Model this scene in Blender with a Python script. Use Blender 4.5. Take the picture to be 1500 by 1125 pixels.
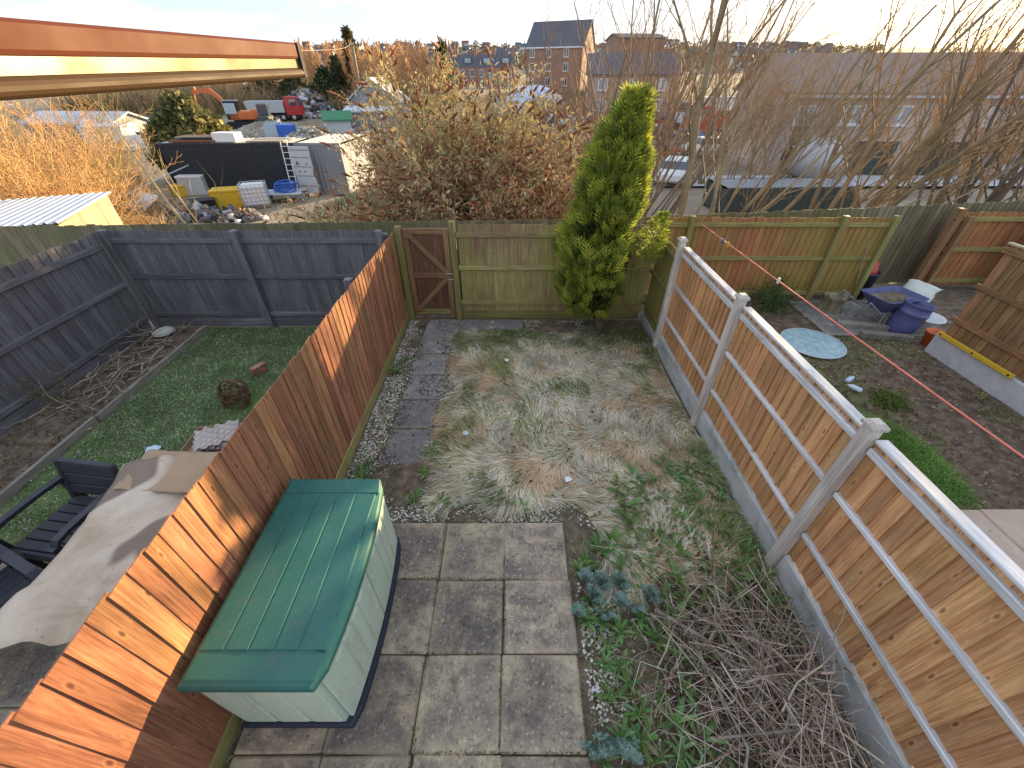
import bpy, math, random
import numpy as np
from mathutils import Vector, Matrix
for o in list(bpy.data.objects): bpy.data.objects.remove(o)
SC = bpy.context.scene
COL = SC.collection
R = math.radians
PI = math.pi
# ------------------------------------------------------------------ camera
F, CXP, CYP, H, PITCH = 585.0, 750.0, 562.0, 3.65, R(37.7)
cam = bpy.data.cameras.new('camera'); camo = bpy.data.objects.new('camera', cam); COL.objects.link(camo)
camo.location = (0, 0, H); camo.rotation_euler = (R(90) - PITCH, 0, 0)
cam.sensor_width = 36.0; cam.lens = F / 1500 * 36; cam.clip_start = 0.02; cam.clip_end = 6000
SC.camera = camo
SC.render.resolution_x = 1024; SC.render.resolution_y = 768
# ------------------------------------------------------------------ sky, sun, exposure
SUN_AZ, SUN_EL = 41.0, 8.7            # degrees right of the garden's axis, above the horizon
W = bpy.data.worlds.new('World'); SC.world = W; W.use_nodes = True
nt = W.node_tree; nt.nodes.clear()
out = nt.nodes.new('ShaderNodeOutputWorld'); bg = nt.nodes.new('ShaderNodeBackground')
sky = nt.nodes.new('ShaderNodeTexSky'); sky.sky_type = 'NISHITA'; sky.sun_disc = False
sky.sun_elevation = R(SUN_EL); sky.sun_rotation = R(SUN_AZ); sky.air_density = 1.0; sky.dust_density = 1.0; sky.ozone_density = 1.5
# thin high cloud: a paler, greyer veil over the blue, in drifting streaks
tc = nt.nodes.new('ShaderNodeTexCoord'); mp = nt.nodes.new('ShaderNodeMapping'); mp.inputs['Scale'].default_value = (1.6, 1.6, 7.0)
nz = nt.nodes.new('ShaderNodeTexNoise'); nz.inputs['Scale'].default_value = 2.2; nz.inputs['Detail'].default_value = 7; nz.inputs['Roughness'].default_value = .58
rmp = nt.nodes.new('ShaderNodeValToRGB'); rmp.color_ramp.elements[0].position = .38; rmp.color_ramp.elements[0].color = (.80, .80, .80, 1)
rmp.color_ramp.elements[1].position = .72; rmp.color_ramp.elements[1].color = (.97, .97, .97, 1)
mx = nt.nodes.new('ShaderNodeMix'); mx.data_type = 'RGBA'; mx.inputs[7].default_value = (2.15, 2.6, 3.2, 1)
nt.links.new(tc.outputs['Generated'], mp.inputs['Vector']); nt.links.new(mp.outputs[0], nz.inputs['Vector'])
nt.links.new(nz.outputs['Fac'], rmp.inputs[0]); nt.links.new(rmp.outputs[0], mx.inputs[0]); nt.links.new(sky.outputs[0], mx.inputs[6])
cr = nt.nodes.new('ShaderNodeValToRGB'); cr.color_ramp.elements[0].position = .40; cr.color_ramp.elements[0].color = (.52, .68, .93, 1); cr.color_ramp.elements[1].position = .62; cr.color_ramp.elements[1].color = (.82, .86, .92, 1)
vm = nt.nodes.new('ShaderNodeVectorMath'); vm.operation = 'SCALE'; vm.inputs['Scale'].default_value = 3.0
nt.links.new(nz.outputs['Fac'], cr.inputs[0]); nt.links.new(cr.outputs[0], vm.inputs[0]); nt.links.new(vm.outputs[0], mx.inputs[7])
nt.links.new(mx.outputs[2], bg.inputs[0]); nt.links.new(bg.outputs[0], out.inputs[0])
bg.inputs[1].default_value = 0.15
sun = bpy.data.lights.new('sun', 'SUN'); suno = bpy.data.objects.new('sun', sun); COL.objects.link(suno)
sun.energy = 5.0; sun.angle = R(0.9); sun.color = (1.0, .72, .38)
sd = Vector((math.sin(R(SUN_AZ)) * math.cos(R(SUN_EL)), math.cos(R(SUN_AZ)) * math.cos(R(SUN_EL)), math.sin(R(SUN_EL))))
suno.rotation_euler = sd.to_track_quat('Z', 'Y').to_euler(); suno.location = (20, 30, 20)
vs = SC.view_settings; vs.view_transform = 'Standard'; vs.look = 'None'; vs.exposure = 1.68; vs.gamma = 1; vs.use_curve_mapping = False
# ------------------------------------------------------------------ photo pixel -> place
_c, _s = math.cos(PITCH), math.sin(PITCH)
def ray(x, y):
    d, v = (x - CXP) / F, (y - CYP) / F
    return Vector((d, _c - v * _s, -(_s + v * _c)))
def G(x, y, z=0.0):
    r = ray(x, y); t = (z - H) / r.z; return Vector((r.x * t, r.y * t, z))
def AY(x, y, Y):
    r = ray(x, y); t = Y / r.y; return Vector((r.x * t, Y, H + r.z * t))
def AX(x, y, X):
    r = ray(x, y); t = X / r.x; return Vector((X, r.y * t, H + r.z * t))
# ------------------------------------------------------------------ object helpers
def link(o, parent=None, mat=None):
    COL.objects.link(o)
    if parent is not None: o.parent = parent
    if mat is not None and o.type == 'MESH' and not o.data.materials: o.data.materials.append(mat)
    return o
def tag(o, label=None, cat=None, group=None, kind=None):
    if label: o['label'] = label
    if cat: o['category'] = cat
    if group: o['group'] = group
    if kind: o['kind'] = kind
    return o
def thing(name, label, cat, loc=(0, 0, 0), rz=0, group=None):
    o = bpy.data.objects.new(name, None); COL.objects.link(o); o.location = loc; o.rotation_euler = (0, 0, rz); o.empty_display_size = .1
    return tag(o, label, cat, group)
def dup(root, loc=None, rz=None, scale=None, label=None, group=None):
    r = root.copy(); COL.objects.link(r)
    if loc is not None: r.location = loc
    if rz is not None: r.rotation_euler = (root.rotation_euler[0], root.rotation_euler[1], rz)
    if scale is not None: r.scale = (scale,) * 3 if not hasattr(scale, '__len__') else scale
    if label: r['label'] = label
    if group: r['group'] = group
    for ch in list(root.children):
        c = ch.copy(); COL.objects.link(c); c.parent = r
        for g in list(ch.children):
            d = g.copy(); COL.objects.link(d); d.parent = c
    return r
class MB:
    def __init__(s): s.v = []; s.f = []; s.m = []; s.sm = []; s.cm = 0; s.smooth = False
    def _add(s, vs, fs, smooth=None):
        n = len(s.v); s.v += [tuple(v) for v in vs]
        for f in fs: s.f.append(tuple(i + n for i in f)); s.m.append(s.cm); s.sm.append(s.smooth if smooth is None else smooth)
        return s
    def box(s, x0, x1, y0, y1, z0, z1, M=None):
        vs = [(x, y, z) for z in (z0, z1) for (x, y) in ((x0, y0), (x1, y0), (x1, y1), (x0, y1))]
        if M is not None: vs = [M @ Vector(v) for v in vs]
        return s._add(vs, [(3, 2, 1, 0), (4, 5, 6, 7), (0, 1, 5, 4), (1, 2, 6, 5), (2, 3, 7, 6), (3, 0, 4, 7)])
    def cbox(s, x0, x1, y0, y1, z0, z1, c=.01, M=None):
        """box with chamfered edges"""
        vs = []; idx = {}
        for ax in range(3):
            for sx in (0, 1):
                for sy in (0, 1):
                    for sz in (0, 1):
                        p = [(x0, x1)[sx], (y0, y1)[sy], (z0, z1)[sz]]; sg = (sx, sy, sz)
                        for k in range(3):
                            if k != ax: p[k] += c * (1 - 2 * sg[k])
                        idx[(ax, sx, sy, sz)] = len(vs); vs.append(p)
        def I(ax, *g): return idx[(ax,) + g]
        fs = []
        for ax in range(3):
            a, b = [k for k in range(3) if k != ax]
            for e in (0, 1):
                q = []
                for (u, w) in ((0, 0), (1, 0), (1, 1), (0, 1)):
                    g = [0, 0, 0]; g[ax] = e; g[a] = u; g[b] = w; q.append(I(ax, *g))
                fs.append(q)
            for u in (0, 1):
                for w in (0, 1):
                    g0 = [0, 0, 0]; g1 = [0, 0, 0]; g0[ax] = 0; g1[ax] = 1
                    for g in (g0, g1): g[a] = u; g[b] = w
                    fs.append([I(a, *g0), I(a, *g1), I(b, *g1), I(b, *g0)])
        for sx in (0, 1):
            for sy in (0, 1):
                for sz in (0, 1): fs.append([I(0, sx, sy, sz), I(1, sx, sy, sz), I(2, sx, sy, sz)])
        cen = Vector(((x0 + x1) / 2, (y0 + y1) / 2, (z0 + z1) / 2)); out = []
        for f in fs:
            p = [Vector(vs[i]) for i in f]; n = (p[1] - p[0]).cross(p[2] - p[0]); m = sum(p, Vector()) / len(p) - cen
            out.append(f if n.dot(m) >= 0 else f[::-1])
        if M is not None: vs = [M @ Vector(v) for v in vs]
        return s._add(vs, out)
    def tube(s, pts, rad, n=8, cap=True, smooth=True):
        pts = [Vector(p) for p in pts]; rad = [rad] * len(pts) if not hasattr(rad, '__len__') else rad
        vs = []; fs = []; prev = None
        for i, p in enumerate(pts):
            t = (pts[min(i + 1, len(pts) - 1)] - pts[max(i - 1, 0)]).normalized()
            if prev is None: prev = t.orthogonal().normalized()
            u = (prev - t * prev.dot(t)); u = u.normalized() if u.length > 1e-6 else t.orthogonal().normalized(); prev = u; w = t.cross(u)
            vs += [p + (u * math.cos(2 * PI * k / n) + w * math.sin(2 * PI * k / n)) * rad[i] for k in range(n)]
        for i in range(len(pts) - 1):
            for k in range(n): fs.append((i * n + k, i * n + (k + 1) % n, (i + 1) * n + (k + 1) % n, (i + 1) * n + k))
        s._add(vs, fs, smooth)
        if cap: s._add(vs[:n][::-1] + vs[-n:], [tuple(range(n)), tuple(range(n, 2 * n))], False)
        return s
    def lathe(s, prof, n=20, c=(0, 0, 0), M=None, smooth=True):
        vs = []; fs = []
        for (r, z) in prof:
            for k in range(n):
                p = Vector((c[0] + r * math.cos(2 * PI * k / n), c[1] + r * math.sin(2 * PI * k / n), c[2] + z)); vs.append(M @ p if M is not None else p)
        for i in range(len(prof) - 1):
            for k in range(n): fs.append((i * n + k, i * n + (k + 1) % n, (i + 1) * n + (k + 1) % n, (i + 1) * n + k))
        return s._add(vs, fs, smooth)
    def prism(s, poly, a, b, axis='z', M=None, smooth=False):
        def P(u, w, h):
            p = {'z': (u, w, h), 'y': (u, h, w), 'x': (h, u, w)}[axis]; return M @ Vector(p) if M is not None else Vector(p)
        n = len(poly); vs = [P(u, w, a) for u, w in poly] + [P(u, w, b) for u, w in poly]
        fs = [tuple(range(n))[::-1], tuple(range(n, 2 * n))]
        s._add(vs, fs, False); s._add(vs, [(i, (i + 1) % n, n + (i + 1) % n, n + i) for i in range(n)], smooth); return s
    def loops(s, loops, cap0=True, cap1=True, smooth=False):
        n = len(loops[0]); vs = [p for l in loops for p in l]; fs = []
        for i in range(len(loops) - 1):
            for k in range(n): fs.append((i * n + k, i * n + (k + 1) % n, (i + 1) * n + (k + 1) % n, (i + 1) * n + k))
        s._add(vs, fs, smooth)
        if cap0: s._add(loops[0][::-1], [tuple(range(n))], False)
        if cap1: s._add(loops[-1], [tuple(range(n))], False)
        return s
    def mesh(s, name, mats):
        me = bpy.data.meshes.new(name); me.from_pydata(s.v, [], s.f)
        for m in (mats if isinstance(mats, (list, tuple)) else [mats]): me.materials.append(m)
        me.polygons.foreach_set('material_index', s.m); me.polygons.foreach_set('use_smooth', s.sm); me.update(); return me
    def build(s, name, mats, parent=None, loc=None):
        o = bpy.data.objects.new(name, s.mesh(name, mats)); COL.objects.link(o)
        if parent is not None: o.parent = parent
        if loc is not None: o.location = loc
        return o
def np_mesh(name, verts, faces4=None, faces3=None, mat=None, cols=None, smooth=False):
    me = bpy.data.meshes.new(name); verts = np.asarray(verts, np.float32).reshape(-1, 3)
    n4 = 0 if faces4 is None else len(faces4); n3 = 0 if faces3 is None else len(faces3)
    me.vertices.add(len(verts)); me.vertices.foreach_set('co', verts.ravel())
    idx = np.concatenate([np.asarray(a, np.int32).ravel() for a in (faces4, faces3) if a is not None and len(a)])
    tot = np.concatenate([np.full(n4, 4, np.int32), np.full(n3, 3, np.int32)]); st = np.concatenate([[0], np.cumsum(tot)[:-1]]).astype(np.int32)
    me.loops.add(len(idx)); me.loops.foreach_set('vertex_index', idx)
    me.polygons.add(n4 + n3); me.polygons.foreach_set('loop_start', st); me.polygons.foreach_set('loop_total', tot)
    if smooth: me.polygons.foreach_set('use_smooth', np.ones(n4 + n3, bool))
    if cols is not None:
        a = me.color_attributes.new('Col', 'FLOAT_COLOR', 'POINT'); c4 = np.ones((len(verts), 4), np.float32); c4[:, :3] = cols; a.data.foreach_set('color', c4.ravel())
    if mat: me.materials.append(mat)
    me.update(); me.validate(); return me
def mobj(name, me, parent=None, loc=None):
    o = bpy.data.objects.new(name, me); COL.objects.link(o)
    if parent is not None: o.parent = parent
    if loc is not None: o.location = loc
    return o
def seg_mesh(name, segs, mat, sides=4, cols=None):
    """many tapered sticks: rows of p0(3) p1(3) r0 r1"""
    S = np.asarray(segs, np.float64); p0, p1, r0, r1 = S[:, :3], S[:, 3:6], S[:, 6], S[:, 7]
    t = p1 - p0; t /= np.maximum(np.linalg.norm(t, axis=1, keepdims=True), 1e-9)
    a = np.where(np.abs(t[:, 2:3]) < .9, np.array([[0, 0, 1.]]), np.array([[1., 0, 0]])); u = np.cross(t, a); u /= np.linalg.norm(u, axis=1, keepdims=True); w = np.cross(t, u)
    an = np.arange(sides) * 2 * PI / sides; ring = u[:, None, :] * np.cos(an)[None, :, None] + w[:, None, :] * np.sin(an)[None, :, None]
    V = np.concatenate([p0[:, None] + ring * r0[:, None, None], p1[:, None] + ring * r1[:, None, None]], axis=1)
    k = np.arange(sides); q = np.stack([k, (k + 1) % sides, (k + 1) % sides + sides, k + sides], 1)
    f = (q[None] + (np.arange(len(S)) * 2 * sides)[:, None, None]).reshape(-1, 4)
    c = None if cols is None else np.repeat(np.asarray(cols), 2 * sides, axis=0)
    return np_mesh(name, V.reshape(-1, 3), f, None, mat, c, smooth=True)
def blades(name, P, ang, L, Wd, lean, cols, mat, droop=.35, rng=None):
    """grass-like strips: base points P, heading ang, length, width, lean 0 (upright) to 1 (flat)"""
    n = len(P); d = np.stack([np.cos(ang), np.sin(ang), np.zeros(n)], 1); sdv = np.stack([-np.sin(ang), np.cos(ang), np.zeros(n)], 1)
    th = lean * PI / 2
    def at(t):
        tt = th + droop * t * t
        return P + d * (np.sin(tt) * L * t)[:, None] + np.array([[0, 0, 1.]]) * (np.cos(tt) * L * t)[:, None]
    m, e = at(.55), at(1.0); hw = (Wd / 2)[:, None]
    m[:, 2] = np.maximum(m[:, 2], P[:, 2] + .006); e[:, 2] = np.maximum(e[:, 2], P[:, 2] + .004)
    V = np.stack([P - sdv * hw, P + sdv * hw, m - sdv * hw * .8, m + sdv * hw * .8, e], 1)
    b = (np.arange(n) * 5)[:, None]; f4 = b + np.array([[0, 1, 3, 2]]); f3 = b + np.array([[2, 3, 4]])
    return np_mesh(name, V.reshape(-1, 3), f4, f3, mat, np.repeat(cols, 5, axis=0))
def vnoise(x, y, scale, seed=0):
    r = np.random.RandomState(seed); g = r.rand(64, 64); u = np.asarray(x) / scale + 500.3; v = np.asarray(y) / scale + 500.7
    i, j = np.floor(u).astype(int), np.floor(v).astype(int); a, b = u - i, v - j; a = a * a * (3 - 2 * a); b = b * b * (3 - 2 * b)
    G_ = lambda p, q: g[p % 64, q % 64]
    return (G_(i, j) * (1 - a) + G_(i + 1, j) * a) * (1 - b) + (G_(i, j + 1) * (1 - a) + G_(i + 1, j + 1) * a) * b
def fnoise(x, y, scale, seed=0): return .55 * vnoise(x, y, scale, seed) + .3 * vnoise(x, y, scale / 2.1, seed + 1) + .15 * vnoise(x, y, scale / 4.3, seed + 2)
# ------------------------------------------------------------------ materials
class NT:
    def __init__(s, name):
        s.m = bpy.data.materials.new(name); s.m.use_nodes = True; s.t = s.m.node_tree; s.n = s.t.nodes; s.b = s.n['Principled BSDF']
    def new(s, k, **kw):
        n = s.n.new(k)
        for a, v in kw.items(): setattr(n, a, v)
        return n
    def L(s, a, b): s.t.links.new(a, b)
    def val(s, sock, x):
        if isinstance(x, bpy.types.NodeSocket): s.L(x, sock)
        else: sock.default_value = x
    def coord(s, kind='Object', scale=(1, 1, 1), rand=False):
        if kind == 'World': o = s.new('ShaderNodeNewGeometry').outputs['Position']
        else: o = s.new('ShaderNodeTexCoord').outputs[kind]
        if rand:
            oi = s.new('ShaderNodeObjectInfo'); m1 = s.new('ShaderNodeVectorMath', operation='MULTIPLY_ADD'); s.L(oi.outputs['Random'], m1.inputs[0])
            m1.inputs[1].default_value = (61, 43, 87); s.L(o, m1.inputs[2]); o = m1.outputs[0]
        m = s.new('ShaderNodeMapping'); m.inputs['Scale'].default_value = scale; s.L(o, m.inputs['Vector']); return m.outputs[0]
    def noise(s, vec, scale=1, detail=4, rough=.55, dist=0):
        n = s.new('ShaderNodeTexNoise'); s.L(vec, n.inputs['Vector']); n.inputs['Scale'].default_value = scale; n.inputs['Detail'].default_value = detail
        n.inputs['Roughness'].default_value = rough; n.inputs['Distortion'].default_value = dist; return n.outputs['Fac']
    def ramp(s, fac, stops):
        r = s.new('ShaderNodeValToRGB'); s.L(fac, r.inputs[0]); e = r.color_ramp.elements
        while len(e) < len(stops): e.new(.5)
        for i, (p, c) in enumerate(stops): e[i].position = p; e[i].color = (c, c, c, 1) if not hasattr(c, '__len__') else tuple(c) + (1,)
        return r.outputs[0]
    def mix(s, f, a, b, mode='MIX'):
        m = s.new('ShaderNodeMix', data_type='RGBA', blend_type=mode); s.val(m.inputs[0], f)
        for k, x in ((6, a), (7, b)): s.val(m.inputs[k], x if isinstance(x, bpy.types.NodeSocket) else tuple(x) + (1,))
        return m.outputs[2]
    def math(s, op, a, b=0):
        m = s.new('ShaderNodeMath', operation=op); s.val(m.inputs[0], a); s.val(m.inputs[1], b); return m.outputs[0]
    def randval(s, col, lo=.8, hi=1.2, hue=.012):
        oi = s.new('ShaderNodeObjectInfo'); h = s.new('ShaderNodeHueSaturation'); s.L(col, h.inputs['Color'])
        s.L(s.math('MULTIPLY_ADD', oi.outputs['Random'], hi - lo), h.inputs['Value']); h.inputs['Value'].links[0].from_node.inputs[2].default_value = lo
        r2 = s.math('FRACT', s.math('MULTIPLY', oi.outputs['Random'], 17.3)); m = s.math('MULTIPLY_ADD', r2, 2 * hue); m.node.inputs[2].default_value = .5 - hue; s.L(m, h.inputs['Hue'])
        return h.outputs[0]
    def bump(s, hgt, strength=.4, dist=.01):
        b = s.new('ShaderNodeBump'); b.inputs['Strength'].default_value = strength; b.inputs['Distance'].default_value = dist; s.L(hgt, b.inputs['Height']); s.L(b.outputs[0], s.b.inputs['Normal'])
    def fin(s, col, rough=.7, metal=0, spec=.4):
        s.val(s.b.inputs['Base Color'], col if isinstance(col, bpy.types.NodeSocket) else tuple(col) + (1,)); s.val(s.b.inputs['Roughness'], rough)
        s.b.inputs['Metallic'].default_value = metal; s.b.inputs['Specular IOR Level'].default_value = spec; return s.m
def wood(name, dark, mid, light, knots=1.0, stain=None, stain_amt=.5, stain_scale=1.5, lo=.75, hi=1.22, rough=.72, hue=.012, gscale=1.0, weather=None):
    t = NT(name); v = t.coord('Object', (38 * gscale, 38 * gscale, 1.5 * gscale), True)
    g1 = t.noise(v, 1, 6, .62, 1.3); col = t.ramp(g1, [(.28, dark), (.5, mid), (.72, light)])
    fine = t.noise(t.coord('Object', (170, 170, 4), True), 1, 3, .6); col = t.mix(.55, col, t.ramp(fine, [(.3, .45), (.7, 1.15)]), 'MULTIPLY')
    big = t.noise(t.coord('Object', (5, 5, 1.6), True), 1, 3, .5); col = t.mix(.55, col, t.ramp(big, [(.3, .55), (.65, 1.15)]), 'MULTIPLY')
    if knots:
        vo = t.new('ShaderNodeTexVoronoi', feature='F1'); t.L(t.coord('Object', (13, 3, 4.2), True), vo.inputs['Vector']); vo.inputs['Scale'].default_value = 1
        k = t.ramp(vo.outputs['Distance'], [(.05, 1.), (.10, .75), (.13, .25), (.2, 0.)]); col = t.mix(t.math('MULTIPLY', k, .8 * knots), col, (dark[0] * .45, dark[1] * .4, dark[2] * .4))
        halo = t.ramp(vo.outputs['Distance'], [(.12, 0.), (.17, .5), (.27, 0.)]); col = t.mix(t.math('MULTIPLY', halo, .45 * knots), col, [min(1, c * 1.35) for c in light])
    col = t.randval(col, lo, hi, hue)
    if weather:
        wn = t.noise(t.coord('World', (1, 1, 1)), 1.1, 5, .6); col = t.mix(t.math('MULTIPLY', t.ramp(wn, [(.42, 0.), (.66, 1.)]), .55), col, weather)
    if stain:
        sn = t.noise(t.coord('World', (1, 1, .55)), stain_scale, 6, .65, .4); sf = t.ramp(sn, [(.40, 0.), (.62, 1.)]); sf2 = t.math('MULTIPLY', sf, stain_amt)
        col = t.mix(t.math('MULTIPLY', sf2, t.ramp(g1, [(.2, .5), (.7, 1.)])), col, stain)
    t.bump(t.math('ADD', g1, t.math('MULTIPLY', fine, .5)), .35, .004)
    return t.fin(col, t.ramp(g1, [(.3, rough + .1), (.7, rough - .08)]), 0, .35)
def surf(name, cols, scale=3, detail=6, rough=.8, bump=.3, bdist=.01, metal=0, spec=.4, kind='Object', stretch=(1, 1, 1), rand=None, dist=.3, speck=None):
    """cols: 2-4 colours blended by noise"""
    t = NT(name); v = t.coord(kind, stretch, rand is not None); n = t.noise(v, scale, detail, .6, dist)
    k = len(cols); st = [(.3 + .4 * i / max(1, k - 1), c) for i, c in enumerate(cols)]; col = t.ramp(n, st) if k > 1 else None
    if k == 1: col = t.mix(.3, cols[0], t.ramp(n, [(.3, [c * .7 for c in cols[0]]), (.7, [min(1, c * 1.2) for c in cols[0]])]))
    if speck:
        f = t.noise(v, speck[1], 2, .5); col = t.mix(t.ramp(f, [(speck[2], 0.), (min(1, speck[2] + .06), 1.)]), col, speck[0])
    if rand: col = t.randval(col, rand[0], rand[1], rand[2] if len(rand) > 2 else .01)
    if bump: t.bump(t.noise(v, scale * 6, 5, .65), bump, bdist)
    return t.fin(col, rough, metal, spec)
def attr(name, rough=.8, trans=0, spec=.2, noise=0):
    t = NT(name); a = t.new('ShaderNodeVertexColor', layer_name='Col'); col = a.outputs[0]
    if noise: col = t.mix(.5, col, t.ramp(t.noise(t.coord('Object'), noise, 3), [(.3, .6), (.7, 1.25)]), 'MULTIPLY')
    t.fin(col, rough, 0, spec)
    if trans:
        tr = t.new('ShaderNodeBsdfTranslucent'); t.L(col, tr.inputs[0]); ms = t.new('ShaderNodeMixShader'); ms.inputs[0].default_value = trans
        t.L(t.b.outputs[0], ms.inputs[1]); t.L(tr.outputs[0], ms.inputs[2]); t.L(ms.outputs[0], t.n['Material Output'].inputs['Surface'])
    return t.m
def slabmat(name, base, light, darkst, tint):
    t = NT(name); v = t.coord('Object', (1, 1, 1), True); n1 = t.noise(v, 2.6, 7, .65, .6); col = t.ramp(n1, [(.3, darkst), (.5, base), (.68, light)])
    st = t.noise(t.coord('World', (1, 1, 1)), 1.6, 6, .6, .8); col = t.mix(t.ramp(st, [(.40, 0.), (.60, .8)]), col, tint)
    pit = t.noise(v, 42, 4, .7); col = t.mix(t.ramp(pit, [(.60, 0.), (.66, .7)]), col, (.55, .5, .43)); col = t.mix(t.ramp(pit, [(.36, .85), (.42, 0.)]), col, (.05, .042, .04))
    gr = t.noise(v, 9, 10, .75, .5); col = t.mix(t.ramp(gr, [(.50, 0.), (.60, .6)]), col, darkst); vl = t.new('ShaderNodeTexVoronoi'); t.L(v, vl.inputs['Vector']); vl.inputs['Scale'].default_value = 17; col = t.mix(t.ramp(vl.outputs['Distance'], [(.12, .45), (.24, 0.)]), col, light)
    streak = t.noise(t.coord('Object', (9, 2.2, 1), True), 1.2, 5, .7, 2.2); col = t.mix(t.ramp(streak, [(.58, 0.), (.7, .45)]), col, light)
    sx = t.new('ShaderNodeSeparateXYZ'); t.L(t.new('ShaderNodeTexCoord').outputs['Object'], sx.inputs[0]); ed_ = t.math('MAXIMUM', t.math('ABSOLUTE', sx.outputs[0]), t.math('ABSOLUTE', sx.outputs[1])); ed_ = t.math('ADD', ed_, t.math('MULTIPLY', t.math('SUBTRACT', n1, .5), .22)); col = t.mix(t.ramp(ed_, [(.22, 0.), (.30, .35)]), col, light)
    col = t.randval(col, .82, 1.12, .006); t.bump(t.math('ADD', t.noise(v, 12, 6, .7), t.math('MULTIPLY', pit, .4)), .55, .008)
    return t.fin(col, .82, 0, .35)
M = {}
M['wood_left'] = wood('stained_red_brown_boards', (.20, .08, .040), (.42, .185, .088), (.55, .28, .14), 1.0, lo=.72, hi=1.25, hue=.012)
M['wood_right'] = wood('new_tan_boards', (.42, .185, .075), (.68, .345, .15), (.78, .48, .25), 1.0, lo=.84, hi=1.14, hue=.006)
M['wood_rail'] = wood('pale_weathered_rail', (.46, .43, .42), (.70, .67, .66), (.80, .78, .78), .5, lo=.9, hi=1.1, rough=.62)
M['wood_post'] = wood('pale_post', (.50, .42, .36), (.66, .57, .50), (.75, .68, .62), .4, lo=.92, hi=1.08, rough=.65)
M['wood_back'] = wood('olive_weathered_boards', (.14, .10, .048), (.35, .26, .12), (.50, .40, .21), .6, (.36, .34, .075), .75, 1.1, lo=.75, hi=1.2, weather=(.22, .10, .06))
M['wood_gate'] = wood('gate_red_brown', (.11, .045, .026), (.26, .12, .068), (.38, .20, .115), .5, (.22, .19, .06), .55, 2.2, lo=.85, hi=1.15)
M['wood_gateboard'] = wood('gate_board_maroon', (.07, .026, .016), (.17, .066, .042), (.26, .115, .07), .4, (.16, .13, .05), .4, 2.5, lo=.8, hi=1.2)
M['wood_green'] = wood('algae_post', (.11, .09, .035), (.23, .19, .075), (.33, .28, .12), .5, (.23, .22, .04), .7, 2.4, lo=.9, hi=1.1)
M['wood_dark'] = wood('charcoal_stained_boards', (.080, .075, .078), (.165, .155, .16), (.26, .245, .25), .25, (.085, .060, .075), .5, .8, lo=.8, hi=1.22, rough=.68)
M['wood_rear'] = wood('grey_olive_boards', (.11, .085, .05), (.26, .205, .125), (.38, .32, .21), .5, (.15, .165, .045), .65, .35, lo=.72, hi=1.2)
M['wood_red'] = wood('orange_red_panel', (.22, .08, .035), (.43, .165, .07), (.53, .26, .11), .3, (.27, .23, .05), .85, .75, lo=.85, hi=1.15)
M['wood_olive'] = wood('yellow_green_rail', (.18, .14, .05), (.31, .25, .09), (.42, .36, .16), .4, (.30, .30, .07), .6, 2, lo=.9, hi=1.1)
M['wood_brown'] = wood('brown_panel_boards', (.17, .085, .035), (.33, .18, .08), (.44, .26, .13), .9, lo=.8, hi=1.18)
M['wood_cream'] = wood('cream_shed_boards', (.34, .25, .14), (.55, .43, .27), (.66, .55, .38), .3, lo=.85, hi=1.1)
M['timber'] = wood('grey_timber', (.12, .10, .085), (.25, .22, .18), (.36, .33, .28), .4)
M['pole'] = wood('telegraph_pole', (.20, .14, .085), (.36, .27, .17), (.46, .36, .24), 0)
M['bark'] = surf('bark', [(.10, .08, .05), (.23, .19, .12), (.30, .26, .16)], 9, 6, .85, .6, .02, stretch=(1, 1, .3))
M['concrete'] = surf('gravel_board_concrete', [(.30, .29, .27), (.46, .45, .43), (.56, .55, .52)], 5, 8, .85, .5, .008, speck=((.30, .33, .12), 3.0, .60))
M['concrete_pale'] = surf('pale_concrete', [(.45, .45, .47), (.58, .58, .60)], 8, 8, .85, .4, .006)
M['slab'] = slabmat('paving_slab_stone', (.34, .265, .185), (.53, .42, .27), (.105, .082, .072), (.15, .115, .105))
M['slab_path'] = slabmat('path_slab_stone', (.27, .245, .22), (.40, .37, .32), (.15, .135, .135), (.18, .165, .165))
M['soil'] = surf('soil', [(.075, .05, .035), (.17, .12, .08), (.28, .215, .155)], 7, 9, .95, .8, .03, kind='World', speck=((.32, .27, .2), 60, .66))
M['turf'] = surf('turf_base', [(.16, .16, .07), (.36, .31, .18), (.54, .46, .32)], 3.5, 8, .95, .8, .02, kind='World')
M['lawn'] = surf('lawn_base', [(.05, .085, .02), (.09, .14, .035), (.16, .19, .08)], 3, 8, .95, .7, .015, kind='World')
M['yard'] = surf('yard_ground', [(.16, .125, .085), (.27, .215, .15), (.36, .30, .22)], .35, 9, .95, .6, .08, kind='World')
M['road'] = surf('pale_road', [(.40, .40, .41), (.52, .52, .54)], .8, 8, .8, .3, .02, kind='World')
M['foliage'] = attr('foliage', .65, .35, .3)
M['dry'] = attr('dry_stems', .85, .15, .15)
M['stone'] = attr('pebbles', .8, 0, .3)
M['twig'] = surf('twig', [(.10, .075, .06), (.22, .175, .145), (.32, .27, .23)], 20, 4, .8, .3, .004, kind='World')
M['twig_warm'] = attr('tree_bark', .8, 0, .2, 6)
def plain(name, c, rough=.5, metal=0, spec=.5, var=.25, scale=6, bump=0):
    t = NT(name); n = t.noise(t.coord('Object'), scale, 6, .6, .3); col = t.mix(t.ramp(n, [(.35, 0.), (.7, var)]), c, [x * .55 for x in c])
    if bump: t.bump(t.noise(t.coord('Object'), scale * 12, 4), bump, .003)
    return t.fin(col, t.ramp(n, [(.3, max(.05, rough - .08)), (.7, min(1, rough + .1))]), metal, spec)
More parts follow.
